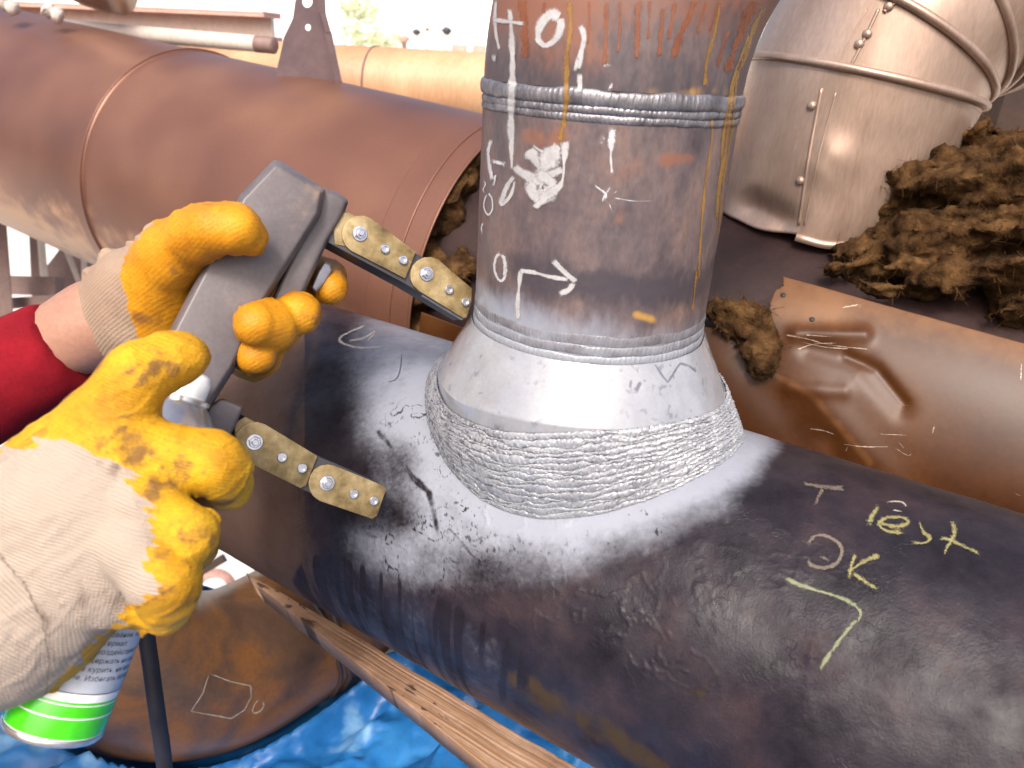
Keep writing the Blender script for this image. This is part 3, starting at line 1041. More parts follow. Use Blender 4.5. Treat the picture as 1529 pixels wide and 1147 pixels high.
# ragged mineral wool lumps
def wool(name, blobs, label, seed, h=.006, parent=None, rough=.035, hairs=260, near=0.0):
    B = np.stack([RT, UP, FW])
    cs = [(P(u, v, d - near), r * (d - near) / FPX) for u, v, d, r in blobs]
    cc = np.array([c for c, r in cs]) @ B.T
    rr_ = np.array([r for c, r in cs])
    lo, hi = (cc - rr_[:, None]).min(0) - .03, (cc + rr_[:, None]).max(0) + .03

    def fn(X):
        d = None
        for c, r in cs:
            e = np.sqrt(((X - c.astype(np.float32)) ** 2).sum(1)) - np.float32(r)
            d = e if d is None else smin(d, e, .03)
        q = (X @ np.stack([RT, UP * 2.2, FW]).astype(np.float32).T) if rough > .03 else X.copy()
        w_ = q + np.float32(.03) * np.stack([fbm(q, 14, 2, seed + 6), fbm(q, 14, 2, seed + 7), fbm(q, 14, 2, seed + 8)], -1)
        return d + (fbm(w_, 20, 4, seed) - .5) * np.float32(rough * 2.8) + (np.abs(vnoise(w_, 44, seed + 3) - .5) + .6 * np.abs(vnoise(w_, 95, seed + 4) - .5)) * np.float32(.018)

    V, F = sdf_mesh(fn, lo, hi, h, B, 1)
    nrm = normals(V, F)
    V = V + nrm * ((fbm(V, 140, 3, seed + 5) - .5) * .012)[:, None]
    o = mk(name, V, F, m_wool, parent)
    if hairs:
        pick = rng.integers(0, len(V), hairs)
        p0, n0 = V[pick], nrm[pick]
        t0 = rng.normal(0, 1, (hairs, 3)) + .8 * (RT - .35 * UP)
        t0 -= n0 * (t0 * n0).sum(1)[:, None] * rng.uniform(.75, 1.0, hairs)[:, None]
        t0 /= np.linalg.norm(t0, axis=1)[:, None]
        L_ = (rng.uniform(.004, .017, hairs) * (1 + 1.2 * (rng.random(hairs) > .97)))[:, None]
        w_ = rng.uniform(.0002, .0006, hairs)[:, None]
        sd = np.cross(t0, n0)
        sd /= np.maximum(np.linalg.norm(sd, axis=1), 1e-6)[:, None]
        bend = rng.normal(0, .30, (hairs, 3))
        rows = []
        for q in range(4):
            f = q / 3.0
            c = p0 + n0 * (.0008 + .005 * f * (1 - f) * rng.random(hairs)[:, None]) + t0 * L_ * f + bend * L_ * f * f
            ww = w_ * (1 - .55 * f)
            rows.append(np.stack([c - sd * ww, c + sd * ww], 1))
        vv = np.stack(rows, 1).reshape(-1, 3)
        bi = np.arange(hairs)[:, None] * 8
        ff = np.concatenate([bi + np.array([2 * q, 2 * q + 1, 2 * q + 3, 2 * q + 2]) for q in range(3)])
        return o, vv, ff
    return o, None, None


def wool_thing(name, blobs, label, cat, seed, **k):
    c0 = P(*blobs[0][:3])
    t = thing(name, label, cat, c0 - [0, 0, .08])
    o, vv, ff = wool('wool_mass', blobs, label, seed, parent=t, **k)
    if vv is not None:
        f_ = mk('loose_fibres', vv, ff, m_wool, t)
        f_['kind'] = 'stuff'
    return t


wool_thing('insulation_wool', [(1318, 385, .99, 46), (1278, 408, .97, 26), (1370, 370, .97, 80), (1420, 330, .99, 80), (1450, 270, 1.02, 70), (1500, 250, 1.02, 60),
                               (1480, 330, .95, 90), (1530, 330, .93, 90), (1420, 430, .92, 42), (1445, 450, .90, 26), (1510, 410, .90, 55), (1560, 390, .9, 60),
                               (1340, 330, 1.02, 50), (1305, 420, .94, 22)],
           'big ragged heap of brown mineral wool spilling from under the aluminium elbow', 'insulation', 21, hairs=16000, h=.005, near=.05)
wool_thing('wool_scrap', [(1075, 465, .93, 9), (1100, 473, .925, 11), (1125, 484, .915, 12), (1143, 500, .905, 11), (1151, 520, .90, 9), (1140, 535, .895, 7), (1055, 460, .94, 10), (1112, 494, .92, 6), (1090, 484, .925, 6)],
           'frayed brown wad of wool and foil caught in the torn notch of the cladding', 'insulation', 33, h=.003, rough=.026, hairs=1500)
wool_thing('wool_tuft', [(690, 372, 1.13, 16), (680, 392, 1.12, 20), (700, 400, 1.12, 16), (672, 420, 1.12, 14)],
           'small orange-brown tuft of wool in the open end left of the branch pipe', 'insulation', 44, h=.004, rough=.018, hairs=500)

# ------------------------------------------------------------------ aluminium-clad riser with its gored elbow
zr = P(1288, 122, 1.03)
eh0 = unit(np.array([RT[0], RT[1], 0]) + 0.10 * np.array([0, 1.0, 0]))
tl_ = math.radians(9.0)
ZT = unit(Z * math.cos(tl_) + eh0 * math.sin(tl_))       # the riser leans a little
eh = unit(eh0 * math.cos(tl_) - Z * math.sin(tl_))
ney = np.cross(eh, ZT)
r_e, b_e = .156, .176
er = thing('clad_elbow', 'dull aluminium gored elbow cladding with raised ribs and rivets at upper right', 'cladding', (zr[0], zr[1], zr[2] - .25))
oc = zr + eh * b_e


def ring_e(al, r=r_e, n=96):
    """section of the elbow at bend angle al (0 = joint at the top of the riser)"""
    al = math.radians(al)
    rad = -eh * math.cos(al) + ZT * math.sin(al)
    c_ = oc + rad * b_e
    th = np.linspace(0, 2 * np.pi, n, endpoint=False)
    return c_ + r * (np.cos(th)[:, None] * rad + np.sin(th)[:, None] * ney), c_


al = [0, 18.5, 37.5, 57, 80, 108]
gv, gf, o_n = [], [], 0
for k in range(5):
    rows = []
    for s in np.linspace(0, 1, 9):
        a, ca_ = ring_e(al[k])
        b, cb_ = ring_e(al[k + 1])
        rows.append(a * (1 - s) + b * s)
    V = np.vstack(rows)
    V = V + (fbm(V, 7, 3, 40 + k)[:, None] - .5) * .006
    F = gridF(9, 96, False, True)
    mk('gore', V, F, m_silver, er)
    gv.append(V)
    gf.append(F + o_n)
    o_n += len(V)
for k in range(5):
    a, c_ = ring_e(al[k], r_e + .002)
    mk('rib_bead', *sweep(np.vstack([a, a[:1]]), .0056, 10, False), m_silver, er)
# straight riser jacket with a dented lower edge
th = np.linspace(0, 2 * np.pi, 260, endpoint=False)
hh = np.linspace(0, 1, 60)
TH, HH = np.meshgrid(th, hh, indexing='xy')
len_j = .205
cir = np.stack([np.cos(TH), np.sin(TH), 0 * TH], -1).reshape(-1, 3)
Lj = len_j + .008 * np.sin(TH * 2 + 1.0) + .014 * (vnoise(cir, 3.2, 6).reshape(TH.shape) - .5)
RR_ = r_e * (1 - .05 * HH)
V = (zr - ZT * (Lj * HH)[..., None] + RR_[..., None] * (-np.cos(TH)[..., None] * eh + np.sin(TH)[..., None] * ney)).reshape(-1, 3)
nr_ = (-np.cos(TH)[..., None] * eh + np.sin(TH)[..., None] * ney).reshape(-1, 3)
pu, pv, pz = proj(V)
dd, _ = pdist(pu, pv, [(1120, 310), (1165, 330)])
d2_, _ = pdist(pu, pv, [(1225, 250), (1240, 235)])
push = -.013 * np.exp(-(dd / 24) ** 2) + .005 * np.exp(-(d2_ / 30) ** 2)
V = V + nr_ * (push + (fbm(V, 9, 3, 61) - .5) * .006)[:, None]
FJ = gridF(60, 260, False, True)
rj = mk('riser_jacket', V, FJ, m_silver, er)
rj.modifiers.new('thickness', 'SOLIDIFY').thickness = .003
S_e = Surf(V, FJ)
mk('riser_pipe', *lathe([(.100, -.42), (.100, .05)], zr, ZT, 64), m_bare, er)
# turned-out lip along the front of the lower edge
bot = V.reshape(60, 260, 3)[-1]
bu, bv_, bz = proj(bot)
sel = [i for i in range(260) if 1188 < bu[i] < 1345 and ((C - bot[i]) @ nr_.reshape(60, 260, 3)[-1][i]) > 0]
sel = sorted(sel, key=lambda i: bu[i])
lp = bot[sel]
ln = nr_.reshape(60, 260, 3)[-1][sel]
n_s = len(sel)
vl = np.vstack([lp + ln * .003 + ZT * .002, lp + ln * .005 - ZT * .008, lp + ln * .001 - ZT * .0085, lp - ln * .001 + ZT * .002])
fl = [(r_ * n_s + i, r_ * n_s + i + 1, ((r_ + 1) % 4) * n_s + i + 1, ((r_ + 1) % 4) * n_s + i) for r_ in range(4) for i in range(n_s - 1)]
mk('edge_strip', vl, fl, m_silver, er)


def seam_e(pts, surf, w, name, off=.003):
    q = []
    for u, v in spline(pts, 30):
        h = surf.hit(u, v)
        if h is not None:
            q.append(h[0] + h[1] * off)
    if len(q) > 3:
        mk(name, *sweep(np.array(q), w, 8), m_silver, er)


seam_e([(1227, 132), (1208, 235), (1193, 336)], S_e, .0022, 'lap_seam', .0004)
seam_e([(1248, 138), (1222, 235), (1201, 336)], S_e, .0011, 'crease', .0002)
S_g = Surf(np.vstack(gv), np.vstack(gf))
seam_e([(1312, 14), (1284, 72), (1255, 127)], S_g, .0022, 'lap_seam', .0004)
seam_e([(1294, 14), (1262, 75), (1234, 120)], S_g, .0011, 'crease', .0002)
seam_e([(1350, -8), (1332, 8), (1320, 18)], S_g, .0030, 'lap_seam', .0004)
for (u, v), s_ in [((1212, 158), S_e), ((1195, 270), S_e), ((1283, 66), S_g), ((1257, 109), S_g), ((1327, 10), S_g), ((1295, 51), S_g)]:
    h = s_.hit(u, v)
    if h is None:
        continue
    mk('rivet', *lathe([(.0058, -.001), (.0058, .001), (.0052, .0028), (.0034, .0042), (.0012, .0048)], h[0], h[1], 14, (False, True)), m_silver, er)

# dark steel column, beige panel at the right edge
p = P(1535, 60, 1.5)
tag(mk('steel_column', *box((p[0], p[1], p[2] + .25 + .8), (eh0, np.cross(eh0, Z), Z), (.055, .05, 1.23), .004), m_dark, smooth=False),
    'dark brown hanging steel column cut off by the right edge', 'column')
p = P(1500, 150, 2.6)
tag(mk('beige_panel', *box((p[0] + .2, p[1], p[2] - .6), (eh0, np.cross(eh0, Z), Z), (.55, .03, 1.3), .01), m_beige, smooth=False),
    'plain beige wall panel behind the wool heap', 'panel')

# ------------------------------------------------------------------ the welded tee
tee = thing('welded_pipe_joint', 'dark steel main pipe with vertical branch pipe and white-painted welded fitting', 'pipe joint', (0, 0, -.19))

# main pipe: fine grid where the photograph looks, coarse elsewhere
xs = np.concatenate([np.linspace(-.665, .50, 760), np.linspace(.52, 1.7, 16)])
ts = np.concatenate([np.radians(np.linspace(82, 262, 400)), np.radians(np.linspace(264, 440, 70))])
X, T = np.meshgrid(xs, ts, indexing='ij')
nrm = (np.cos(T)[..., None] * NN + np.sin(T)[..., None] * Z).reshape(-1, 3)
b0_ = (X[..., None] * AX).reshape(-1, 3)
base = b0_ + nrm * RM
pu, pv, pz = proj(base)
fac = ((C - base) * nrm).sum(1) > 0
rr = .0012 * (fbm(base, 12, 3, 3) - .5) + .0010 * (fbm(base, 55, 3, 4) - .5)


def blobs(lst):
    o = np.ones(len(pu))
    for u, v, r, a in lst:
        o = o * (1 - min(a, .999) * np.exp(-(((pu - u) ** 2 + (pv - v) ** 2) / (r * 1.1) ** 2)))
    return 1 - o


toe_d, _ = pdist(pu, pv, [(650, 545), (628, 600), (645, 660), (665, 690), (700, 735), (750, 765), (810, 772), (900, 760), (980, 735), (1050, 705), (1095, 675), (1112, 650)])
n1 = fbm(base, 17, 5, 5)
n2 = fbm(base + .03 * (fbm(base, 30, 3, 8)[:, None] - .5), 60, 4, 6)
white = np.maximum(sstep(95, 12, toe_d) * 1.05, blobs([
    (585, 575, 60, .8), (575, 500, 55, .6), (625, 500, 55, .85), (560, 640, 40, .5), (600, 640, 60, .95), (600, 720, 45, .55), (640, 720, 60, 1.0),  # spots along the top edge paint a sheen into the spray
    (565, 812, 60, .62), (650, 795, 65, .8), (740, 800, 65, .85), (860, 790, 58, .8), (960, 765, 55, .7), (1060, 730, 50, .7), (1130, 690, 40, .35),
    (640, 850, 50, .3), (530, 560, 40, .3), (990, 710, 80, .7), (820, 840, 50, .35)]))
white = .78 * white + (n1 - .5) * .28 * sstep(0, .4, white) + (n2 - .5) * .14 * sstep(0, .3, white)
# black ink clouds and branching dark veins left of the weld
wr = base + .02 * np.stack([fbm(base, 28, 3, 31) - .5, fbm(base, 28, 3, 32) - .5, fbm(base, 28, 3, 33) - .5], -1)
ridge = np.abs(fbm(wr, 34, 3, 12) - .5)
ridge2 = np.abs(fbm(wr, 62, 3, 14) - .5)
zone = blobs([(600, 700, 60, 1), (640, 770, 60, 1), (620, 640, 45, .8), (690, 800, 45, .8), (560, 720, 50, .8), (600, 810, 60, .7), (575, 560, 50, .35), (700, 860, 60, .8), (640, 850, 60, .6)])
veins = np.maximum(.8 * sstep(.022, .0, ridge), .6 * sstep(.02, .0, ridge2)) * sstep(.2, .7, zone) * (.3 + 1.2 * n1)
d1, _ = pdist(pu, pv, [(565, 645), (578, 660), (600, 690), (618, 715), (640, 735), (648, 770), (655, 800)])
d2, _ = pdist(pu, pv, [(655, 800), (672, 790), (690, 812), (705, 830), (735, 850)])
veins = np.maximum(veins, np.maximum(1.2 * np.exp(-((d1 + 14 * (n1 - .5)) / 5.0) ** 2), np.exp(-((d2 + 8 * (n1 - .5)) / 2.4) ** 2)) * (.3 + .9 * (n2 - .2)))
speck = .8 * sstep(.66, .74, fbm(base, 290, 2, 17)) * blobs([(960, 795, 45, 1), (690, 770, 40, 1), (800, 850, 60, .6), (740, 840, 50, .8), (890, 820, 60, .5), (700, 860, 50, .7)])
cloud = blobs([(530, 700, 45, .75), (500, 640, 55, .7), (520, 740, 40, .8), (480, 580, 50, .6), (600, 690, 36, .8), (590, 760, 40, .7), (545, 870, 60, .4), (720, 850, 34, .75), (820, 875, 45, .5),
               (480, 820, 45, .5), (640, 830, 25, .6), (590, 720, 30, .7), (500, 690, 60, .7), (515, 560, 40, .5), (600, 770, 36, .6), (770, 835, 40, .5), (690, 835, 40, .5)]) * (.5 + 1.0 * (n1 - .15))
# long wet runs under the spray
ang = T.ravel()
run_c = np.stack([X.ravel() * 120, 0 * ang, ang * 1.1], -1)
run = fbm(run_c, 1.0, 3, 20)
dripz = blobs([(510, 905, 55, 1), (570, 930, 60, 1), (640, 960, 60, .9), (700, 985, 55, .8), (760, 1010, 55, .5), (480, 870, 40, .8)])
drip = sstep(.46, .56, run) * sstep(.25, .6, dripz)
gap = sstep(.50, .42, run) * sstep(.25, .6, dripz)
ink = np.clip(np.maximum.reduce([veins, speck, cloud * .9, drip * 1.0]), 0, 1) * fac
white = np.clip(np.maximum(white, gap * (.10 + .26 * n2)), 0, 1.1) * fac
brown_d, bs_ = pdist(pu, pv, [(478, 380), (470, 520), (440, 600), (430, 660), (452, 760), (462, 830), (470, 960)])
brown = np.clip(.5 + np.where(pu < 455, 1, -1) * brown_d / 70.0, 0, 1) + (n1 - .5) * .6
brown = np.clip(brown, 0, 1)
brown = np.maximum(brown, .4 * blobs([(1110, 930, 40, .8), (1290, 975, 18, .9), (1410, 1000, 20, .8), (1150, 985, 40, .7), (980, 905, 30, .5), (1010, 990, 50, .5)]) * sstep(.35, .6, n2))
gd, _ = pdist(pu, pv, [(770, 1015), (840, 1055), (930, 1110), (990, 1150)])
gold = np.maximum(np.exp(-(gd / 20) ** 2) * (.2 + 1.1 * n2), .5 * np.exp(-(pdist(pu, pv, [(1010, 1030), (1075, 1040)])[0] / 25) ** 2) * n2)
# flaking scale: raised curled plates
fl = np.abs(fbm(wr + 3, 40, 4, 41) - .5)
flz = blobs([(700, 810, 90, 1), (880, 880, 110, .8), (1040, 870, 90, .8), (1240, 960, 110, .4), (1400, 950, 110, .2), (660, 760, 60, .8), (960, 930, 100, .7), (1150, 800, 100, .4), (560, 830, 80, .5)])
rr = rr + .0009 * sstep(.022, .003, fl) * flz * sstep(.4, .6, n1) - .0004 * sstep(.0, .06, fl) * flz
V = base + nrm * rr[:, None]
FM = gridF(len(xs), len(ts), False, True)
PV = V.reshape(len(xs), len(ts), 3)
mk('main_pipe', V, FM, m_pipe, tee, attrs={'white': white, 'ink': ink, 'brown': brown, 'gold': gold})
endr = PV[0]
ri = .158
inn = -.665 * AX + (endr + .665 * AX) * (ri / RM)
m_e = len(ts)
ve = np.vstack([endr, inn, inn + AX * .5])
fe = np.vstack([gridF(3, m_e, False, True)])
mk('pipe_end', ve, fe, m_bare, tee)
S_main = Surf(base[::1], FM[(fac[FM]).any(1)])

strokes('chalk_lettering', S_main, [
    (9, [(1197, 722), (1225, 727), (1262, 730)]), (9, [(1230, 728), (1222, 742), (1217, 757)])], m_faint, tee, label='faint chalk letter T')
strokes('chalk_lettering', S_main, [
    (10, [(1313, 753), (1303, 770), (1294, 785)]), (8, [(1310, 780), (1335, 787), (1355, 782), (1348, 774), (1325, 774), (1312, 782), (1322, 793), (1353, 797)]),
    (8, [(1371, 778), (1378, 795), (1388, 805), (1378, 812), (1357, 811)]),
    (8, [(1420, 778), (1425, 795), (1416, 815), (1407, 830)]), (9, [(1401, 804), (1420, 808), (1440, 818), (1464, 828)])], m_chalk, tee, label='yellow chalk word test')
strokes('chalk_lettering', S_main, [
    (8, [(1203, 815), (1220, 800), (1243, 805), (1257, 820), (1252, 838), (1235, 848), (1213, 845), (1205, 836)]), (8, [(1222, 830), (1240, 838)])],
    m_faint, tee, label='faint chalk letter O')
strokes('chalk_lettering', S_main, [
    (9, [(1278, 826), (1272, 843), (1266, 868)]), (10, [(1315, 828), (1292, 838), (1270, 852)]), (9, [(1271, 855), (1290, 868), (1312, 882)])], m_chalk, tee,
    label='yellow chalk letter K')
strokes('chalk_lettering', S_main, [
    (9, [(1170, 863), (1200, 876), (1240, 888), (1270, 900), (1285, 915), (1280, 930)]), (10, [(1283, 922), (1262, 945), (1240, 975), (1224, 1001)])], m_chalkg, tee,
    label='pale green chalk corner mark')
strokes('chalk_lettering', S_main, [(4, [(1322, 750), (1345, 750), (1354, 758)]), (3, [(1330, 762), (1350, 765)])], m_chalkw, tee, label='faint scratched sign above the word')
strokes('chalk_lettering', S_main, [
    (5, [(545, 487), (525, 495), (508, 505), (512, 513), (540, 520), (575, 518)]), (5, [(520, 510), (545, 505), (560, 495), (548, 512)])], m_chalkw, tee,
    label='faint chalk loop near the left end')
strokes('scratch', S_main, [(3, [(600, 528), (598, 550), (592, 566), (578, 572)])], mat('dark_scratch', [(0.3, (.05, .05, .06)), (.7, (.08, .08, .09))], bump=0, alpha_edge=(300, 1.5, .9)), tee)

# branch pipe
ZU0, ZU1, ZL0, ZL1 = .4585, .4815, .2665, .2940
hs = np.linspace(.262, ZU1 - .003, 330)
th = np.concatenate([np.radians(np.linspace(170, 370, 460)), np.radians(np.linspace(372, 528, 60))])


def barrel(hs, th, r):
    Hh, Tt = np.meshgrid(hs, th, indexing='ij')
    return np.stack([r * np.cos(Tt), r * np.sin(Tt), Hh], -1).reshape(-1, 3), Hh.ravel(), Tt.ravel()


V, hh_, tt_ = barrel(hs, th, RB)
pu, pv, pz = proj(V)
n1 = fbm(V, 24, 4, 61)
n2 = fbm(V, 90, 3, 62)
wht = sstep(.335, .285, hh_ + (n1 - .5) * .03) * .95
wht = wht * (.55 + .45 * sstep(960, 760, pu)) * .9
dk = np.exp(-((hh_ - .333 + (n1 - .5) * .03) / .020) ** 2) * .8 * sstep(700, 800, pu)
d, _ = pdist(pu, pv, [(925, 212), (960, 218), (1000, 222), (1060, 215)])
heat = .85 * np.exp(-(d / 13) ** 2) * (.2 + 1.3 * n2) + np.exp(-(pdist(pu, pv, [(865, 205), (880, 218)])[0] / 9) ** 2) * .8
d, _ = pdist(pu, pv, [(1000, 238), (1030, 236)])
rust = .6 * np.exp(-(d / 12) ** 2) + .40 * sstep(.5, .8, n1) + np.exp(-(pdist(pu, pv, [(790, 205), (830, 210)])[0] / 18) ** 2) * .6
gold = np.exp(-(pdist(pu, pv, [(950, 470), (975, 478)])[0] / 8) ** 2) * .7
rr_ = .0004 * (fbm(V, 40, 3, 65) - .5) + .0004 * (fbm(V, 140, 2, 66) - .5)
nr_ = np.stack([np.cos(tt_), np.sin(tt_), 0 * tt_], -1)
mk('branch_pipe', V + nr_ * rr_[:, None], gridF(len(hs), len(th), False, True)[:, ::-1], m_branch, tee,
   attrs={'white': wht, 'dark': dk, 'heat': heat, 'rust': rust, 'gold': gold})
S_br = Surf(V, gridF(len(hs), len(th), False, True))

# elbow above the upper weld
eb = unit(np.array([RT[0], RT[1] + .12, 0]))
BR = .262
oc2 = np.array([0, 0, ZU1]) + eb * BR
nb = np.cross(eb, Z)
al = np.linspace(0, math.radians(80), 200)
th2 = np.linspace(0, 2 * np.pi, 400, endpoint=False)
A_, T_ = np.meshgrid(al, th2, indexing='ij')
rad = -eb * np.cos(A_)[..., None] + Z * np.sin(A_)[..., None]
V = (oc2 + rad * BR + RB * (np.cos(T_)[..., None] * rad + np.sin(T_)[..., None] * nb)).reshape(-1, 3)
n1 = fbm(V, 22, 4, 71)
n2 = fbm(V, 80, 3, 72)
hgt = V[:, 2] - ZU1
pu, pv, pz = proj(V)
rust = np.clip(.12 + sstep(.02, .07, hgt + (n1 - .5) * .06) * .50 + np.exp(-(pdist(pu, pv, [(800, 60), (870, 90), (830, 0), (760, 20)])[0] / 55) ** 2) * .5, 0, 1)
dark = sstep(.045, .0, hgt + (n1 - .5) * .05) * .6
heat = np.exp(-(pdist(pu, pv, [(930, 128), (960, 116)])[0] / 16) ** 2) * (.3 + 1.2 * n2)
gold = np.exp(-(pdist(pu, pv, [(965, 138), (1010, 140), (1090, 135)])[0] / 11) ** 2) * (.05 + n2 * .6)
mk('pipe_elbow', V, gridF(200, 400, False, True), m_branch, tee, attrs={'white': np.zeros(len(V)), 'dark': dark, 'heat': heat, 'rust': rust, 'gold': gold})
S_el = Surf(V, gridF(200, 400, False, True))


class Multi:
    def __init__(self, *s):
        self.s = s

    def hit(self, u, v):
        hs_ = [h for h in (s.hit(u, v) for s in self.s) if h is not None]
        return min(hs_, key=lambda h: np.linalg.norm(h[0] - C)) if hs_ else None


# weld beads round the branch: rings with fish-scale ripples
def ring_bead(z0, z1, prot, per, seed, white, m, r0=RB, rough=.0006):
    th = np.concatenate([np.radians(np.linspace(168, 372, 900)), np.radians(np.linspace(373, 527, 120))])
    s = np.linspace(-1, 1, 12)
    S, Tt = np.meshgrid(s, th, indexing='ij')
    q = np.stack([np.cos(Tt), np.sin(Tt), 0 * Tt], -1).reshape(-1, 3)
    w1 = (vnoise(q, 6, seed) - .5).reshape(S.shape)
    zc = (z0 + z1) / 2 + w1 * (z1 - z0) * .22
    zz = zc + S * (z1 - z0) / 2 * (1 + .25 * (vnoise(q, 14, seed + 1) - .5).reshape(S.shape))
    arc = Tt * RB
    ph = 2 * np.pi * arc / per + 3.0 * (1 - S * S) + 5 * (vnoise(q, 9, seed + 2) - .5).reshape(S.shape)
    saw = (ph / (2 * np.pi)) % 1.0
    prof = np.sqrt(np.maximum(1 - S * S, 0))
    r = r0 - .0006 + prof * prot * (1 + .3 * w1) + prof * per * .11 * (saw - .5) + prof * rough * (fbm(q, 60, 3, seed + 3).reshape(S.shape) - .5) * 2
    V = np.stack([r * np.cos(Tt), r * np.sin(Tt), zz], -1).reshape(-1, 3)
    o = mk('weld_bead', V, gridF(12, len(th), False, True)[:, ::-1], m, tee, attrs={'white': np.full(S.size, white) + (fbm(V, 40, 2, seed + 4) - .5) * .4})
    return V, gridF(12, len(th), False, True)


bv = [ring_bead(.4585, .4650, .0017, .0040, 101, .0, m_bead), ring_bead(.4640, .4708, .0019, .0040, 111, .0, m_bead),
      ring_bead(.4696, .4825, .0030, .0050, 121, .2, m_bead)]
ring_bead(.2650, .2745, .0018, .0045, 131, .80, m_seam2, .1103, .0005)
ring_bead(.2738, .2830, .0011, .0042, 141, .60, m_seam2, .1103, .0004)
ring_bead(.2822, .2925, .0008, .0036, 151, .50, m_seam2, .1102, .0003)
S_wb = Surf(np.vstack([v for v, f in bv]), np.vstack([f + i * len(bv[0][0]) for i, (v, f) in enumerate(bv)]))
S_all = Multi(S_br, S_el, S_wb)

# branch fitting: cone with a machined edge and a short land below it
th = np.concatenate([np.radians(np.linspace(165, 375, 420)), np.radians(np.linspace(377, 523, 60))])
prof = [(.1125, .2680)] + [(.1125 + (.1440 - .1125) * t, .2680 + (.2175 - .2680) * t) for t in np.linspace(.02, 1, 40)] + [(.1446, .2163), (.1448, .2150), (.1442, .205), (.1440, .150)]
Pf = np.array(prof)
zdip = -.0150 * np.cos(th) ** 2 + .0075                 # the machined edge dips a little at both sides
fall = np.clip((.2680 - Pf[:, 1]) / (.2680 - .2175), 0, 1)
V = np.stack([Pf[:, 0][:, None] * np.cos(th), Pf[:, 0][:, None] * np.sin(th), Pf[:, 1][:, None] + fall[:, None] * zdip[None, :]], -1).reshape(-1, 3)
pu, pv, pz = proj(V)
n1 = fbm(V, 140, 3, 81)
lump = sstep(935, 1010, pu) * .0045 * (fbm(V, 26, 3, 82) - .4)
nr_ = V.copy()
nr_[:, 2] = .1
nr_ /= np.linalg.norm(nr_, axis=1)[:, None]
d, _ = pdist(pu, pv, [(978, 545), (990, 563), (997, 571), (1004, 560), (1015, 543), (1028, 547), (1038, 555)])
inkf = np.exp(-(d / 2.0) ** 2) * .8 + np.exp(-(pdist(pu, pv, [(952, 580), (955, 573)])[0] / 3) ** 2) + np.exp(-(pdist(pu, pv, [(942, 570), (941, 578)])[0] / 2.5) ** 2) * .8 + .45 * sstep(.64, .74, n1)
V = V + nr_ * (lump + .0004 * (fbm(V, 90, 2, 83) - .5))[:, None]
mk('branch_fitting', V, gridF(len(prof), len(th), False, True)[:, ::-1], m_fit, tee, attrs={'ink': np.clip(inkf, 0, 1)}, flat_angle=35)

# weld build-up between fitting and main pipe: eleven rows of beads
NR = 15
th = np.concatenate([np.radians(np.linspace(150, 400, 1500)), np.radians(np.linspace(401, 509, 90))])   # about the branch, measured from the pipe axis
ca, sa = np.cos(th), np.sin(th)
view_a = np.degrees(th)
ta, tb = .1665, .1385
rad_t = ta * tb / np.sqrt((tb * ca) ** 2 + (ta * sa) ** 2)
ex, ey = rad_t * ca, rad_t * sa
toe = ex[:, None] * AX + ey[:, None] * NN + np.sqrt(np.maximum(RM ** 2 - ey ** 2, 0))[:, None] * Z
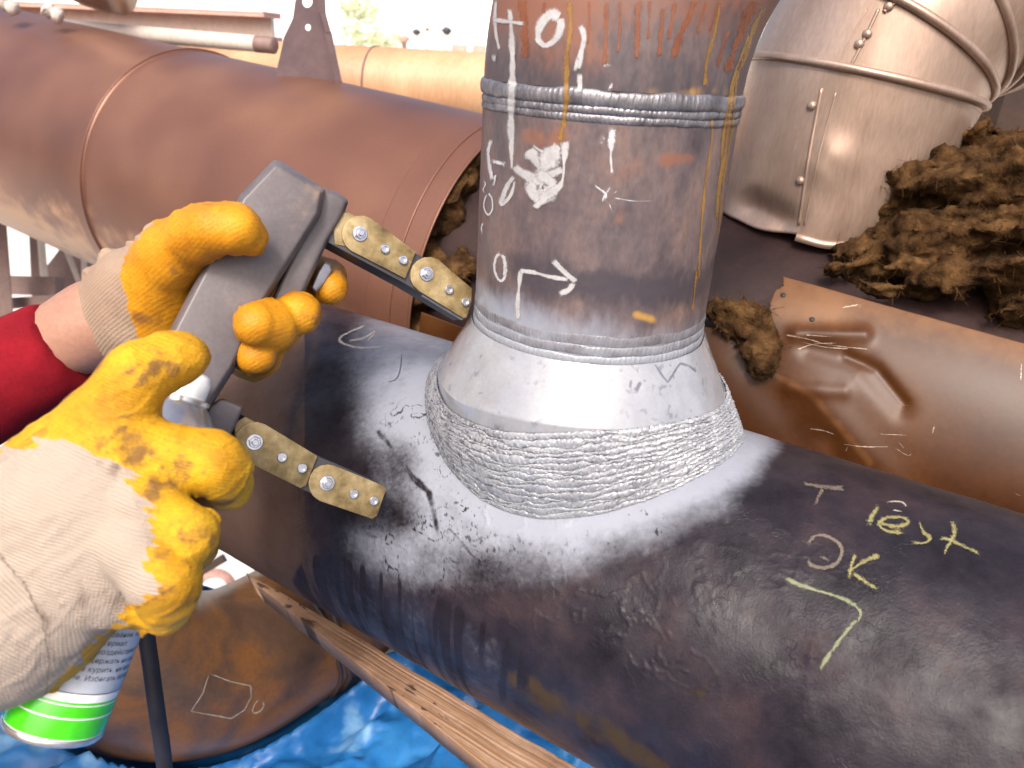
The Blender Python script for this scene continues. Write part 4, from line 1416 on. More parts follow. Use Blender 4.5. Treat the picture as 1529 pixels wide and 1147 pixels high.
# upper boundary: on the land at the left and front, climbing over the cone at the right
rightness = sstep(288, 345, view_a) * sstep(500, 420, view_a)
wth = th + YAW
ze_ = .2175 + .0075 - .0150 * np.cos(wth) ** 2
zu = ze_ - .0035 - .0120 * sstep(208, 246, view_a) * sstep(305, 265, view_a) + .0085 * rightness
ru = np.where(zu > ze_, .1445 - (zu - ze_) * .56, .1448) + .001
upp = ru[:, None] * (ca[:, None] * AX + sa[:, None] * NN) + zu[:, None] * Z
outd = ca[:, None] * AX + sa[:, None] * NN
M_ = 12
for k in range(NR):
    s0, s1 = k / NR, (k + 1) / NR
    t = np.linspace(-.08, 1.08, M_)
    S, TI = np.meshgrid(t, np.arange(len(th)), indexing='ij')
    q = np.stack([ca[TI], sa[TI], 0 * S], -1).reshape(-1, 3)
    qk = q + np.array([0, 0, k * 3.7])
    wob = (fbm(qk, 7, 3, 201) - .5).reshape(S.shape)
    wob2 = (fbm(q + np.array([0, 0, (k + 1) * 3.7]), 7, 3, 201) - .5).reshape(S.shape)
    # rows fan out: they gather towards the toe at the left end and towards the top in front
    e0 = s0 + (wob * .16 if k > 0 else 0)
    e1_ = s1 + (wob2 * .16 if k < NR - 1 else 0)
    ss = np.clip(e0 + (e1_ - e0) * S, -.01, 1.015)
    bulge = np.sin(np.pi * np.clip(ss, 0, 1)) * (.0040 + .003 * np.abs(sa[TI])) * (1 - .7 * sstep(300, 340, np.degrees(th))[TI])
    b = upp[TI] * (1 - ss[..., None]) + toe[TI] * ss[..., None]
    span = np.linalg.norm(toe - upp, axis=1)[TI]
    out = unit(np.array([0, 0, 1.0])) * .45
    n_ = outd[TI] + out
    n_ /= np.linalg.norm(n_, axis=-1)[..., None]
    c_ = 2 * S - 1
    prof_ = np.sqrt(np.maximum(1 - np.clip(np.abs(c_), 0, 1) ** 2, 0))
    arc = th[TI] * .15
    per = .0050 + .0012 * math.sin(k * 2.3)
    ph = arc / per + .55 * (1 - c_ * c_) + 1.1 * (vnoise(qk, 16, 210) - .5).reshape(S.shape)
    saw = ph % 1.0
    wid = span / NR
    rgt = sstep(285, 330, np.degrees(th))[TI]
    amp = (.00075 + .0006 * rgt)
    crk = (fbm(q * np.array([1, 1, 1]) * 1.0 + np.stack([0 * S.ravel(), 0 * S.ravel(), (S.ravel() + k) * .06], -1), 46, 4, 215) - .5).reshape(S.shape)
    h = prof_ * np.minimum(wid * .30, .0020) * (1 + .9 * wob) + prof_ * amp * 1.7 * (saw - .4) + (.0014 + .0020 * rgt) * crk
    V = (b + n_ * (bulge + h - .0008)[..., None]).reshape(-1, 3)
    pu, pv, pz = proj(V)
    shadez = sstep(.7, .0, prof_).ravel() * .72 * (1 - .4 * rgt.ravel()) + .34 * sstep(790, 640, pu) + .42 * sstep(.0, -.16, crk.ravel())  # grey paints shade into bead valleys and over the left side
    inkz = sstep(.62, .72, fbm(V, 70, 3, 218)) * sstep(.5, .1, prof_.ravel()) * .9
    mk('weld_bead', V, gridF(M_, len(th), False, True)[:, ::-1], m_cap, tee, attrs={'grey': np.clip(shadez, 0, 1), 'ink': inkz})

# paint lettering and marks on the branch
K = strokes
K('paint_mark', S_all, [
    (13, [(762, 12), (765, 60), (766, 110), (764, 150), (764, 200), (765, 255)]),
    (12, [(735, 30), (755, 32), (785, 36)])], m_paint, tee, label='long white paint stroke shaped like the letter T')
K('paint_mark', S_all, [(8, [(741, 0), (740, 30), (742, 55), (747, 75)]), (9, [(737, 80), (740, 95)])], m_paint, tee)
K('paint_mark', S_all, [(17, [(838, 26), (822, 22), (808, 36), (804, 58), (815, 68), (831, 58), (838, 40), (836, 26)])], m_paint, tee, label='white painted ring like the figure 0')
K('paint_mark', S_all, [(12, [(866, 36), (872, 55), (868, 80), (864, 105)]), (8, [(864, 85), (858, 108)]), (10, [(866, 108), (866, 140)])], m_paint, tee)
K('paint_mark', S_all, [
    (17, [(768, 248), (780, 258), (800, 268), (820, 262), (842, 252)]), (20, [(790, 222), (800, 240), (812, 262), (806, 285)]), (22, [(835, 215), (822, 235), (805, 262)]),
    (20, [(800, 255), (825, 275), (815, 290), (800, 285)]), (14, [(843, 210), (843, 240), (838, 275), (812, 296), (800, 312)]), (14, [(815, 228), (806, 224), (796, 216)]),
    (16, [(788, 268), (800, 292), (806, 300)])], m_paint, tee, label='smeared white paint patch', jit=.35)
K('paint_mark', S_all, [(8, [(769, 262), (758, 278), (750, 300), (752, 304), (764, 290), (770, 268)])], m_paint, tee)
K('paint_mark', S_all, [(7, [(735, 207), (730, 225), (732, 250), (737, 270)]), (12, [(732, 240), (745, 243), (757, 246)]), (4, [(737, 270), (741, 262), (737, 282)])], m_thin, tee)
K('chalk_lettering', S_all, [(4, [(729, 288), (724, 300), (724, 312), (730, 321), (736, 312), (735, 296), (729, 288)]), (3, [(722, 268), (726, 275), (722, 284), (727, 290)]),
                             (3, [(724, 330), (720, 340), (722, 352)])], m_thin, tee)
K('paint_mark', S_all, [(7, [(748, 378), (741, 385), (739, 402), (744, 416), (751, 419), (755, 408), (754, 388), (748, 378)]), (4, [(756, 395), (752, 415)])], m_thin, tee, label='white painted figure 0')
K('paint_mark', S_all, [(9, [(775, 478), (773, 455), (776, 425), (778, 402)]), (9, [(776, 404), (795, 406), (820, 413), (850, 418)]),
                        (10, [(826, 388), (836, 400), (850, 412), (862, 422)]), (10, [(860, 420), (848, 434), (834, 440)])], m_paint, tee, label='white painted corner arrow pointing right', smooth=False)
for st_ in [(8, [(914, 190), (913, 215), (912, 235), (914, 262)]), (6, [(903, 205), (897, 213)]), (12, [(895, 207), (905, 212)]),
                              (4, [(886, 275), (895, 282), (905, 290), (902, 300)]), (4, [(912, 278), (903, 292), (898, 303)]), (3, [(925, 282), (912, 292)]), (3, [(908, 300), (914, 316)]),
                              (2, [(915, 295), (945, 300), (975, 300)]), (6, [(914, 122), (912, 130), (908, 138)]), (5, [(900, 100), (912, 95)])]:
    K('spatter_and_glints', S_all, [st_], m_thin, tee, jit=.5)  # strokes down the branch front and weld paint glints; the rest is spatter
for st_ in [(7, [(1118, 50), (1108, 80), (1096, 110), (1088, 150), (1080, 200), (1076, 240)]), (9, [(1140, 10), (1124, 45), (1112, 85), (1096, 120), (1090, 160), (1084, 215), (1074, 270), (1068, 330)]),
                        (5, [(1062, 175), (1062, 210), (1052, 280), (1046, 350), (1042, 420)]), (4, [(1100, 100), (1094, 180), (1086, 230), (1076, 300), (1070, 380)]),
                        (12, [(850, 0), (852, 40), (846, 90), (846, 140), (842, 185), (834, 212)]), (8, [(1075, 5), (1066, 50), (1055, 90), (1052, 130)]),
                        (5, [(1040, 400), (1036, 440), (1032, 470)])]:
    K('paint_drip', S_all, [st_], m_drip, tee, jit=.18)
for st_ in [(14, [(952, 0), (952, 40), (950, 90)]), (10, [(990, 10), (986, 50), (984, 85)]), (14, [(1036, 0), (1026, 30), (1012, 60), (1004, 90)]),
                      (9, [(905, 0), (905, 50), (902, 100)]), (16, [(780, 0), (784, 40), (786, 90)]), (9, [(1090, 40), (1075, 80), (1070, 100)]), (20, [(1128, 0), (1105, 50), (1085, 110)]),
                      (7, [(925, 0), (926, 40), (922, 80)]), (6, [(880, 0), (880, 35), (878, 70)]), (5, [(970, 0), (969, 30), (967, 60)]), (7, [(1008, 0), (1003, 30), (998, 62)]), (5, [(1055, 0), (1046, 30), (1040, 56)]), (8, [(812, 0), (814, 22)]), (6, [(1075, 0), (1066, 26), (1058, 50)])]:
    K('rust_run', S_all, [st_], m_rdrip, tee, jit=.13)

# ------------------------------------------------------------------ lower rusty elbow pipe
ep = [P(640, 775, 1.52), P(560, 855, 1.33), P(446, 938, 1.205), P(335, 996, 1.12), P(238, 1000, 1.06), P(170, 955, 1.03), P(135, 870, 1.03), P(125, 770, 1.06)]
path = spline(ep, 120)
re_ = .1165
V, F = sweep(path, re_, 120)
V = V + (fbm(V, 12, 3, 301)[:, None] - .5) * .003
eo = thing('rusty_pipe_elbow', 'rust-streaked brown pipe elbow lying low on the blue tarpaulin', 'pipe elbow', path[60] - [0, 0, re_])
mk('elbow', V, F, m_rust, eo)
S_lo = Surf(V, F)
for k, w_ in ((33, .0055), (35, .004)):
    T_k = unit(path[k + 1] - path[k - 1])
    e1, e2, _ = frame(T_k)
    pts = np.array([path[k] + (re_ + .0005) * (math.cos(t) * e1 + math.sin(t) * e2) for t in np.linspace(0, 2 * np.pi, 120)])
    pts += (vnoise(pts, 50, 9)[:, None] - .5) * .004
    mk('weld_seam', *sweep(pts, w_, 8, False), m_dark, eo)
K('chalk_drawing', S_lo, [(3, [(312, 1006), (303, 1035), (285, 1062), (330, 1070), (345, 1073), (365, 1060), (375, 1040), (374, 1024), (345, 1018), (313, 1006)])], m_chalkw, eo, smooth=False, label='chalked pentagon outline')
K('chalk_drawing', S_lo, [(3, [(390, 1043), (381, 1050), (377, 1062), (384, 1064), (393, 1055), (392, 1044)])], m_chalkw, eo, label='chalked figure 0')

# ------------------------------------------------------------------ timber below the main pipe
UL, UR, LR, LL = P(368, 853, 1.02), P(905, 1172, .745), P(790, 1195, .72), P(384, 872, 1.0)
mt_ = 90
nf_ = unit(np.cross(UR - UL, LL - UL))
if nf_ @ (C - UL) < 0:
    nf_ = -nf_
rowsV = []
for s in np.linspace(0, 1, 150):
    a, b = UL * (1 - s) + UR * s, LL * (1 - s) + LR * s
    a = a + (UR - UL) * 0
    loop = [a - nf_ * .04, a - nf_ * .002] + [a * (1 - t) + b * t for t in np.linspace(.015, .985, 70)] + [b - nf_ * .002, b - nf_ * .04]
    rowsV.append(loop)
V = np.array(rowsV).reshape(-1, 3)
nc = len(rowsV[0])
e_l = unit(UR - UL)
e_w = np.cross(nf_, e_l)
lc, wc = (V - UL) @ e_l, (V - UL) @ e_w
grain = .5 * fbm(np.stack([lc * 5, wc * 110, 0 * lc], -1), 1.0, 4, 311) + .5 * fbm(np.stack([lc * 7, wc * 420, 0 * lc], -1), 1.0, 3, 314)
knots = sstep(.58, .70, fbm(np.stack([lc * 60, wc * 170, 0 * lc], -1), 1.0, 3, 317)) * sstep(.4, .6, fbm(np.stack([lc * 9, wc * 20, 0 * lc], -1), 1.0, 2, 318))
V = V + nf_ * ((grain - .5) * .003 + (fbm(V, 18, 2, 313) - .5) * .004)[:, None] + e_w * ((fbm(np.stack([lc, 0 * lc, 0 * lc], -1), 9, 3, 312) - .5) * .006)[:, None]
F = gridF(150, nc, False, True)
tb_ = tag(mk('timber_plank', V, F, m_wood, attrs={'grain': sstep(.47, .62, grain) * .9, 'knot': knots}),
          'weathered wooden plank lying lengthwise under the dark main pipe', 'timber')

# ------------------------------------------------------------------ blue tarpaulin
gx, gy = np.linspace(-1.6, 1.2, 420), np.linspace(0, 1, 260)
GX, GY = np.meshgrid(gx, gy, indexing='ij')
nmax = np.clip(-.06 + .78 * (GX + .85), -.14, .55)
GN = -1.15 + (nmax + 1.15) * GY
V = (GX[..., None] * AX + GN[..., None] * NN).reshape(-1, 3)
a1 = V @ unit(np.array([.5, .86, 0])) + .05 * (fbm(V, 4, 2, 401) - .5)
f1 = fbm(np.stack([V @ unit(np.array([.75, .55, 0])) * 1.6, V @ unit(np.array([.7, -.7, 0])) * 4.6, 0 * a1], -1), 1.0, 2, 402)
f2 = fbm(np.stack([V @ unit(np.array([.5, .8, 0])) * 2.5, V @ unit(np.array([.8, -.5, 0])) * 9, 0 * a1], -1), 1.0, 2, 403)
f3 = fbm(np.stack([V @ unit(np.array([.8, .6, 0])) * 5, V @ unit(np.array([.6, -.8, 0])) * 12, 0 * a1], -1), 1.0, 2, 404)
hz = -.500 + .14 * (1 - np.abs(f1 - .5) * 4).clip(0) + .035 * (1 - np.abs(f2 - .5) * 5).clip(0) - .050 * np.abs(f3 - .5) * 2 - .014 * np.abs(fbm(V + .02 * f3[:, None], 40, 2, 407) - .5) * 2 + .02
edge = sstep(.90, 1, GY.ravel())
hz = hz - edge * .45
# keep it below the pipes and plank
tv = V.copy()
pd_ = np.full(len(V), 9.0)
for q in path[::4]:
    dxy = np.hypot(V[:, 0] - q[0], V[:, 1] - q[1])
    zz = q[2] - np.sqrt(np.maximum((re_ + .012) ** 2 - dxy ** 2, 0)) - .002
    hz = np.where(dxy < re_ + .012, np.minimum(hz, zz), hz)
V[:, 2] = hz
lit_rub = sstep(.6, .85, (1 - np.abs(f1 - .5) * 5).clip(0)) * .35 * fbm(V, 30, 3, 406) + sstep(.55, .75, fbm(V * np.array([1, 1, .3]), 14, 4, 405)) * .6  # fold crests painted lighter as if lit, plus random rubbed patches
tag(mk('blue_tarpaulin', V, gridF(420, 260), m_tarp, attrs={'lit_rub': lit_rub}), 'crumpled bright blue tarpaulin spread under the pipes', 'tarpaulin')

# ------------------------------------------------------------------ magnetic yoke tester
y0 = P(700, 455, .70)
tocam = unit(-ray(440, 500))
ny = unit(math.cos(math.radians(12)) * tocam + math.sin(math.radians(12)) * (.98 * RT + .1 * UP))
yk = thing('magnetic_yoke', 'grey handheld magnetic yoke with two jointed brass-plated legs on the pipe', 'magnetic yoke', P(330, 600, .70))


def YP(u, v, lift=0.0):
    return hitplane(u, v, y0 + ny * lift, ny)


def poly(pts, lift=0.0):
    return [YP(u, v, lift) for u, v in pts]


def cyc(pts, n):
    p = np.asarray(pts, float)
    return p


def inset(pts, d):
    p = np.asarray(pts, float)
    c = p.mean(0)
    n = len(p)
    out = []
    ar = sum(p[i][0] * p[(i + 1) % n][1] - p[(i + 1) % n][0] * p[i][1] for i in range(n))
    sg = 1 if ar > 0 else -1
    for i in range(n):
        a, b, e = p[i - 1], p[i], p[(i + 1) % n]
        t1, t2 = unit(b - a), unit(e - b)
        n1_, n2_ = sg * np.array([-t1[1], t1[0]]), sg * np.array([-t2[1], t2[0]])
        m = unit(n1_ + n2_)
        out.append(b + m * d / max(m @ n1_, .5))
    return out


def loft(layers, bev=.0015):
    """closed solid through stacked polygons given as (pixel polygon, lift)"""
    bm = bmesh.new()
    rows = [[bm.verts.new(tuple(p)) for p in poly(pts, l)] for pts, l in layers]
    n = len(rows[0])
    bm.faces.new(rows[0])
    bm.faces.new(rows[-1][::-1])
    for a, b in zip(rows[:-1], rows[1:]):
        for i in range(n):
            bm.faces.new((a[i], b[i], b[(i + 1) % n], a[(i + 1) % n]))
    bmesh.ops.recalc_face_normals(bm, faces=bm.faces[:])
    bmesh.ops.bevel(bm, geom=bm.edges[:], offset=bev, segments=3, affect='EDGES', profile=.55, clamp_overlap=True)
    return bm_out(bm)


def wearattr(V):
    return sstep(.60, .70, fbm(V, 34, 4, 501)) * .45


body = [(357, 292), (408, 239), (421, 241), (487, 283), (480, 322), (396, 455), (352, 549), (311, 614), (300, 660), (262, 668), (205, 610), (252, 495)]
V, F = loft([(inset(body, 8), .020), (inset(body, 2), .012), (body, -.004), (body, -.048), (inset(body, 10), -.062)], .004)
yb = mk('body', V, F, m_ybody, yk, attrs={'wear': wearattr(V)}, flat_angle=28)
hu = [(478, 279), (506, 288), (521, 300), (513, 322), (491, 358), (454, 438), (432, 457), (404, 450), (440, 370), (470, 310)]
V, F = loft([(inset(hu, 4), .004), (hu, -.004), (hu, -.040), (inset(hu, 6), -.050)], .003)
mk('leg_housing', V, F, m_ybody, yk, attrs={'wear': wearattr(V) * .3}, flat_angle=28)
hl = [(331, 594), (364, 608), (346, 648), (330, 660), (296, 640), (312, 606)]
V, F = loft([(inset(hl, 2), .008), (hl, .002), (hl, -.038), (inset(hl, 4), -.046)], .0025)
mk('leg_housing', V, F, m_ybody, yk, attrs={'wear': wearattr(V) * .3}, flat_angle=28)
# trigger with its bright metal surround on the inner side
tg = [(474, 406), (484, 390), (494, 394), (497, 404), (486, 422), (472, 438), (464, 430)]
V, F = loft([(inset(tg, 2), -.018), (tg, -.022), (tg, -.040)], .0012)
mk('trigger', V, F, m_lam, yk)


def rounded(p_end, side, tip, n=9):
    """link outline: semicircle round p_end then straight to the tip points"""
    pts = []
    (cx, cy), r, (dx, dy) = p_end
    a0 = math.atan2(dy, dx)
    for k in range(n):
        a = a0 + math.pi / 2 + math.pi * k / (n - 1)
        pts.append((cx + r * math.cos(a), cy + r * math.sin(a)))
    return pts + list(tip)


def bolt_mesh(r, hexr, h, screw):
    bm_parts = []
    if not screw:
        bm_parts.append(lathe([(r * 1.45, 0), (r * 1.5, .0006), (r * 1.4, .0014)], np.zeros(3), Z, 24))
        bm_parts.append(lathe([(hexr, .0014), (hexr, h * .7), (hexr * .88, h * .8)], np.zeros(3), Z, 6))
        bm_parts.append(lathe([(r * .62, h * .6), (r * .62, h * 1.15), (r * .5, h * 1.25)], np.zeros(3), Z, 16))
    else:
        bm_parts.append(lathe([(r, 0), (r, h * .8), (r * .85, h), (r * .55, h), (r * .5, h * .45)], np.zeros(3), Z, 20))
    return join(bm_parts)


shared = {}


def fastener(kind, u, v, leg, lift):
    p = YP(u, v, lift)
    e1, e2, a = frame(ny)
    rot = Matrix(((e1[0], e2[0], a[0]), (e1[1], e2[1], a[1]), (e1[2], e2[2], a[2]))).to_4x4()
    if kind not in shared:
        vv, ff = bolt_mesh(.0046, .0052, .005, False) if kind == 'bolt' else bolt_mesh(.0042, .004, .0032, True)
        me = bpy.data.meshes.new(kind)
        me.from_pydata([tuple(x) for x in vv], [], ff)
        me.materials.append(m_chrome)
        shared[kind] = me
    o = bpy.data.objects.new(kind, shared[kind])
    col.objects.link(o)
    o.parent = leg
    o.matrix_local = Matrix.Translation(Vector(p - np.array(yk.location))) @ rot @ Matrix.Rotation(rng.uniform(0, 6), 4, 'Z')
    return o


legs = [
    dict(core=[(500, 317), (521, 316), (705, 430), (703, 445), (694, 477), (605, 424), (490, 362)],
         plates=[rounded(((539, 350), 28.5, (.86, .51)), None, [(553, 325.5), (621, 376), (605, 416), (520, 369)][1:3]),
                 rounded(((640, 411), 27.5, (.86, .51)), None, [(705, 431), (704, 446), (697, 473), (692, 475)])],
         pivot=[(537, 349), (636.5, 409)], screws=[(574, 372), (601, 388.5), (669.5, 433), (694, 451)]),
    dict(core=[(352, 630), (366, 622), (474, 681), (577, 727), (562, 772), (555, 775), (449, 730), (350, 670)],
         plates=[rounded(((381, 661), 31, (.87, .49)), None, [(474, 681), (457, 725), (449, 729)]),
                 rounded(((489, 722), 28.5, (.91, .42)), None, [(574, 726), (577, 730), (563, 770), (556, 775)])],
         pivot=[(380, 660), (488, 721)], screws=[(420.5, 682.5), (450.5, 698.5), (527.5, 737), (557.5, 747.5)])]
for lg in legs:
    V, F = prism(poly(lg['core'], -.003), ny, .029, .0008)
    leg = mk('leg', V, F, m_core, yk, flat_angle=30)
    tipc = lg['core'][2:5] if lg is legs[0] else lg['core'][3:6]
    for k, pl in enumerate(lg['plates']):
        V, F = prism(poly(pl, .0006 + .0018 * (k == 1) * 0), ny, .0032, .0005)
        mk('link_plate', V, F, m_brass, leg, flat_angle=30)
    # bare lamination stack at the pole end
    if lg is legs[0]:
        sh_ = [(640, 425), (705, 448), (697, 474), (690, 478), (630, 442)]
    else:
        sh_ = [(505, 705), (574, 731), (561, 770), (556, 773), (492, 742)]
    for q in range(7 if lg is legs[0] else 13):
        V, F = prism(poly(sh_ if q < 7 else [(535, 718), (574, 731), (561, 770), (556, 773), (522, 757)], -.0045 - .0042 * q), ny, .0036, .0003)
        mk('lamination', V, F, m_lam, leg, smooth=False)
    # small bracket plate under the rounded end
    br = [(497, 318), (521, 317), (560, 338), (541, 372), (500, 365)] if lg is legs[0] else [(350, 632), (366, 622.5), (398, 640), (372, 686), (352, 672)]
    V, F = prism(poly(br, -.0018), ny, .004, .0004)
    mk('bracket_plate', V, F, m_brass, leg, flat_angle=30)
    for u, v in lg['pivot']:
        fastener('bolt', u, v, leg, .0008)
    for u, v in lg['screws']:
        fastener('screw', u, v, leg, .0007)

# cord leaving the foot of the yoke
cp = [P(285, 655, .63), P(258, 720, .64), P(232, 820, .66), P(219, 930, .68), P(226, 1000, .69), P(234, 1060, .70), P(244, 1130, .72), P(252, 1210, .74), P(262, 1300, .80), P(240, 1420, .95)]
mk('cord', *sweep(spline(cp, 90), .0074, 16), m_cord, yk)
mk('strain_relief', *lathe([(.0095, 0), (.0105, .004), (.0088, .03), (.0078, .045)], P(282, 660, .632), unit(P(258, 720, .64) - P(285, 655, .63)), 20), m_cord, yk)

# ------------------------------------------------------------------ spray can
SC = .9
cb, ct = P(78, 1087, .504), P(287, 566, .545)
ca_ = unit(ct - cb)
LC = np.linalg.norm(ct - cb) / SC
rc = .0352
can = thing('spray_can', 'spray can with green band and grey instruction panel in the gloved hand', 'spray can', cb)
k_ = .56 / FPX


def canpart(name, prof, m, cap=(False, False), n=96):
    V, F = lathe(np.asarray(prof) * SC, cb, ca_, n, cap)
    return mk(name, V, F, m, can, flat_angle=40)


canpart('base_rim', [(rc - .006, .003), (rc - .003, .0), (rc - .0006, .0), (rc + .0004, .0015), (rc + .0004, .0045), (rc - .0002, .0055)], m_tin, (True, False))
canpart('body', [(rc - .0002, .005), (rc, .006), (rc, LC - .046), (rc, LC - .043)], m_white)
canpart('green_band', [(rc + .00012, .0060), (rc + .00015, .0062), (rc + .00015, .0325), (rc + .00012, .0327)], m_green)
canpart('white_line', [(rc + .0003, .0205), (rc + .0003, .0215)], m_white)
canpart('white_line', [(rc + .0003, .0300), (rc + .0003, .0308)], m_white)
canpart('dark_line', [(rc + .0003, .0388), (rc + .0003, .0396)], m_print)
canpart('grey_panel', [(rc + .00012, .0397), (rc + .00015, .0399), (rc + .00015, .150), (rc + .00012, .1502)], m_grey)
canpart('shoulder_rim', [(rc, LC - .044), (rc + .0018, LC - .0425), (rc + .0020, LC - .0395), (rc + .0005, LC - .038), (rc - .0018, LC - .0375)], m_tin)
canpart('dome', [(rc - .0015, LC - .038), (rc - .004, LC - .034), (rc - .010, LC - .0265), (rc - .0145, LC - .0215), (rc - .0165, LC - .0195)], m_tin)
canpart('valve_cup', [(rc - .0168, LC - .0200), (rc - .0148, LC - .0185), (rc - .0148, LC - .0155), (rc - .0168, LC - .0145), (rc - .020, LC - .0155)], m_tin)
canpart('nozzle_collar', [(rc - .0195, LC - .0155), (rc - .0195, LC - .002), (rc - .0215, LC + .004), (rc - .0255, LC + .006), (.0001, LC + .006)], m_white)
# printed instructions wrapped round the panel
lines = ['Применение', 'баллон встряхнуть 1 минуту', 'и наносить тонким слоем',
         '', 'по использованию', 'берите у сопреля, направьте', 'мость и, наносите на', 'ния использования, и равно',
         'мерный материал', 'Средство воздействия при', 'очистке. Держать на рассто', 'яниии, не курить, не вдых',
         'атьствие. Избегать попада']
e1, e2, _ = frame(ca_)
vd = unit((C - cb) - ca_ * ((C - cb) @ ca_))
a_view = math.atan2(vd @ e2, vd @ e1)
dep = bpy.context.evaluated_depsgraph_get()
for i, s in enumerate(lines):
    if not s:
        continue
    cu = bpy.data.curves.new('print', 'FONT')
    cu.body = s
    cu.size = .0056
    cu.resolution_u = 1
    if i in (0, 4):
        cu.offset = .00012
    to = bpy.data.objects.new('print', cu)
    col.objects.link(to)
    bpy.context.view_layer.update()
    me = bpy.data.meshes.new_from_object(to.evaluated_get(bpy.context.evaluated_depsgraph_get()))
    bpy.data.objects.remove(to)
    bm = bmesh.new()
    bm.from_mesh(me)
    bmesh.ops.triangulate(bm, faces=bm.faces[:])
    vv = np.array([v.co[:] for v in bm.verts])
    ff = [tuple(v.index for v in f.verts) for f in bm.faces]
    bm.free()
    bpy.data.meshes.remove(me)
    if not len(vv):
        continue
    x = vv[:, 0]
    ang = a_view - .55 + x / rc
    hh = .128 - i * .0066 + vv[:, 1]
    V = cb + SC * ((rc + .00032) * (np.cos(ang)[:, None] * e1 + np.sin(ang)[:, None] * e2) + ca_ * hh[:, None])
    mk('instruction_print', V, ff, m_print, can, smooth=False)

# ------------------------------------------------------------------ the inspector: gloves, sleeve and body
Bc = np.stack([RT, UP, FW])


def G(u, v, d, r):
    return (P(u, v, d), r * d / FPX)


def chains_sdf(groups, kin=.010):
    def fn(X):
        tot = None
        for ch, k in groups:
            d = None
            for a, b in zip(ch[:-1], ch[1:]):
                e = cap_d(X, a[0], b[0], a[1], b[1])
                d = e if d is None else smin(d, e, kin)
            tot = d if tot is None else smin(tot, d, k)
        return tot
    return fn


def bounds(groups, pad=.015):
    pts = np.array([p for ch, k in groups for p, r in ch]) @ Bc.T
    rs = np.array([r for ch, k in groups for p, r in ch])[:, None]
    return (pts - rs).min(0) - pad, (pts + rs).max(0) + pad


person = thing('person', 'worker in red sleeve and yellow dipped gloves holding the yoke and a spray can', 'person', C - .98 * unit(np.array([RT[0], RT[1], 0])) - [0, 0, C[2] - GZ])

# near hand: right hand round the spray can, its back to us
def H(u, v, d, r):
    return G(u, v, d * .9, r)


gr = [
    # palm / back of hand
    ([H(20, 800, .520, 105), H(110, 735, .505, 88), H(175, 676, .499, 62)], .03),
    ([H(20, 930, .530, 105), H(110, 840, .508, 92), H(170, 775, .500, 66)], .035),
    ([H(110, 760, .507, 90), H(165, 805, .502, 62)], .03),
    ([H(60, 880, .52, 100), H(140, 855, .505, 62)], .03),
    # cuff beyond the wrist
    ([H(-160, 960, .54, 140), H(-40, 890, .530, 152), H(20, 870, .528, 130)], .03),
    # thumb
    ([H(90, 705, .510, 70), H(145, 640, .500, 56), H(196, 572, .498, 45), H(214, 553, .500, 41)], .016),
    ([H(210, 556, .500, 41), H(250, 540, .512, 37), H(277, 531, .520, 33)], .006),
    # index
    ([H(175, 676, .503, 54), H(250, 684, .507, 46), H(312, 690, .513, 43), H(330, 703, .524, 41)], .010),
    ([H(330, 704, .526, 40), H(336, 722, .545, 34), H(302, 735, .560, 27)], .003),
    # middle, lying in front of the bent index
    ([H(160, 716, .500, 54), H(218, 750, .489, 46), H(280, 798, .493, 42)], .005),
    ([H(281, 799, .495, 42), H(282, 815, .520, 36), H(262, 826, .540, 28)], .003),
    # ring, in front of the middle
    ([H(145, 782, .499, 58), H(198, 816, .481, 48), H(243, 864, .480, 46), H(250, 886, .489, 42)], .004),
    ([H(250, 886, .491, 42), H(244, 905, .510, 36), H(225, 912, .530, 30)], .003),
    # little finger, tucked below
    ([H(125, 855, .503, 58), H(165, 888, .497, 38), H(188, 899, .500, 32)], .006),
    ([H(188, 897, .503, 33), H(208, 906, .515, 28), H(205, 910, .535, 24)], .004)]
lo, hi = bounds(gr)
V, F = sdf_mesh(chains_sdf(gr, .008), lo, hi, .0015, Bc, 3)
pu, pv, pz = proj(V)
nr_ = normals(V, F)
front = ((C - V) * nr_).sum(1) > -.02


def groove(line, w, a):
    d, _ = pdist(pu, pv, line)
    return a * np.exp(-(d / w) ** 2)


disp = (groove([(-30, 800), (0, 828), (40, 872), (70, 930), (80, 985), (76, 1020)], 8, -.0085) + groove([(-40, 830), (-10, 850), (30, 890), (55, 940), (62, 1000)], 18, .0055)
        + groove([(30, 720), (75, 765), (105, 820), (122, 880), (124, 940)], 11, -.0048) + groove([(60, 720), (100, 770), (132, 830), (146, 900)], 18, .0046)
        + groove([(0, 755), (50, 800), (85, 860), (98, 930)], 16, .0036)
        + groove([(236, 560), (232, 600), (228, 640)], 7, -.0022) + groove([(232, 688), (262, 706), (300, 744), (325, 778)], 4, -.0022)
        + groove([(296, 730), (322, 716), (352, 706)], 5, -.0026) + groove([(285, 660), (296, 690), (300, 712)], 5, -.0018) + groove([(252, 655), (262, 690)], 6, -.0014) + groove([(255, 780), (275, 772)], 5, -.0016) + groove([(205, 838), (230, 826)], 5, -.0016) + groove([(222, 756), (250, 784), (280, 826), (292, 856)], 4, -.0022)
        + groove([(200, 862), (212, 885), (220, 912), (215, 940)], 4.5, -.0048) + groove([(180, 900), (215, 880)], 8, .0012)
        + groove([(255, 850), (262, 880), (258, 910)], 6, -.0012) + groove([(270, 850), (277, 885), (268, 915)], 6, .0011)
        + groove([(278, 700), (292, 720)], 4, -.0012) + groove([(225, 700), (250, 720), (275, 745)], 7, -.0010)
        + groove([(195, 520), (225, 550), (232, 585)], 14, .0010))
disp = disp * front
uu = np.stack([V @ unit(.8 * RT + .6 * UP) * 26, V @ unit(.6 * RT - .8 * UP) * 95, V @ FW * 60], -1)
wrk = np.abs(fbm(uu, 1.0, 3, 603) - .5)
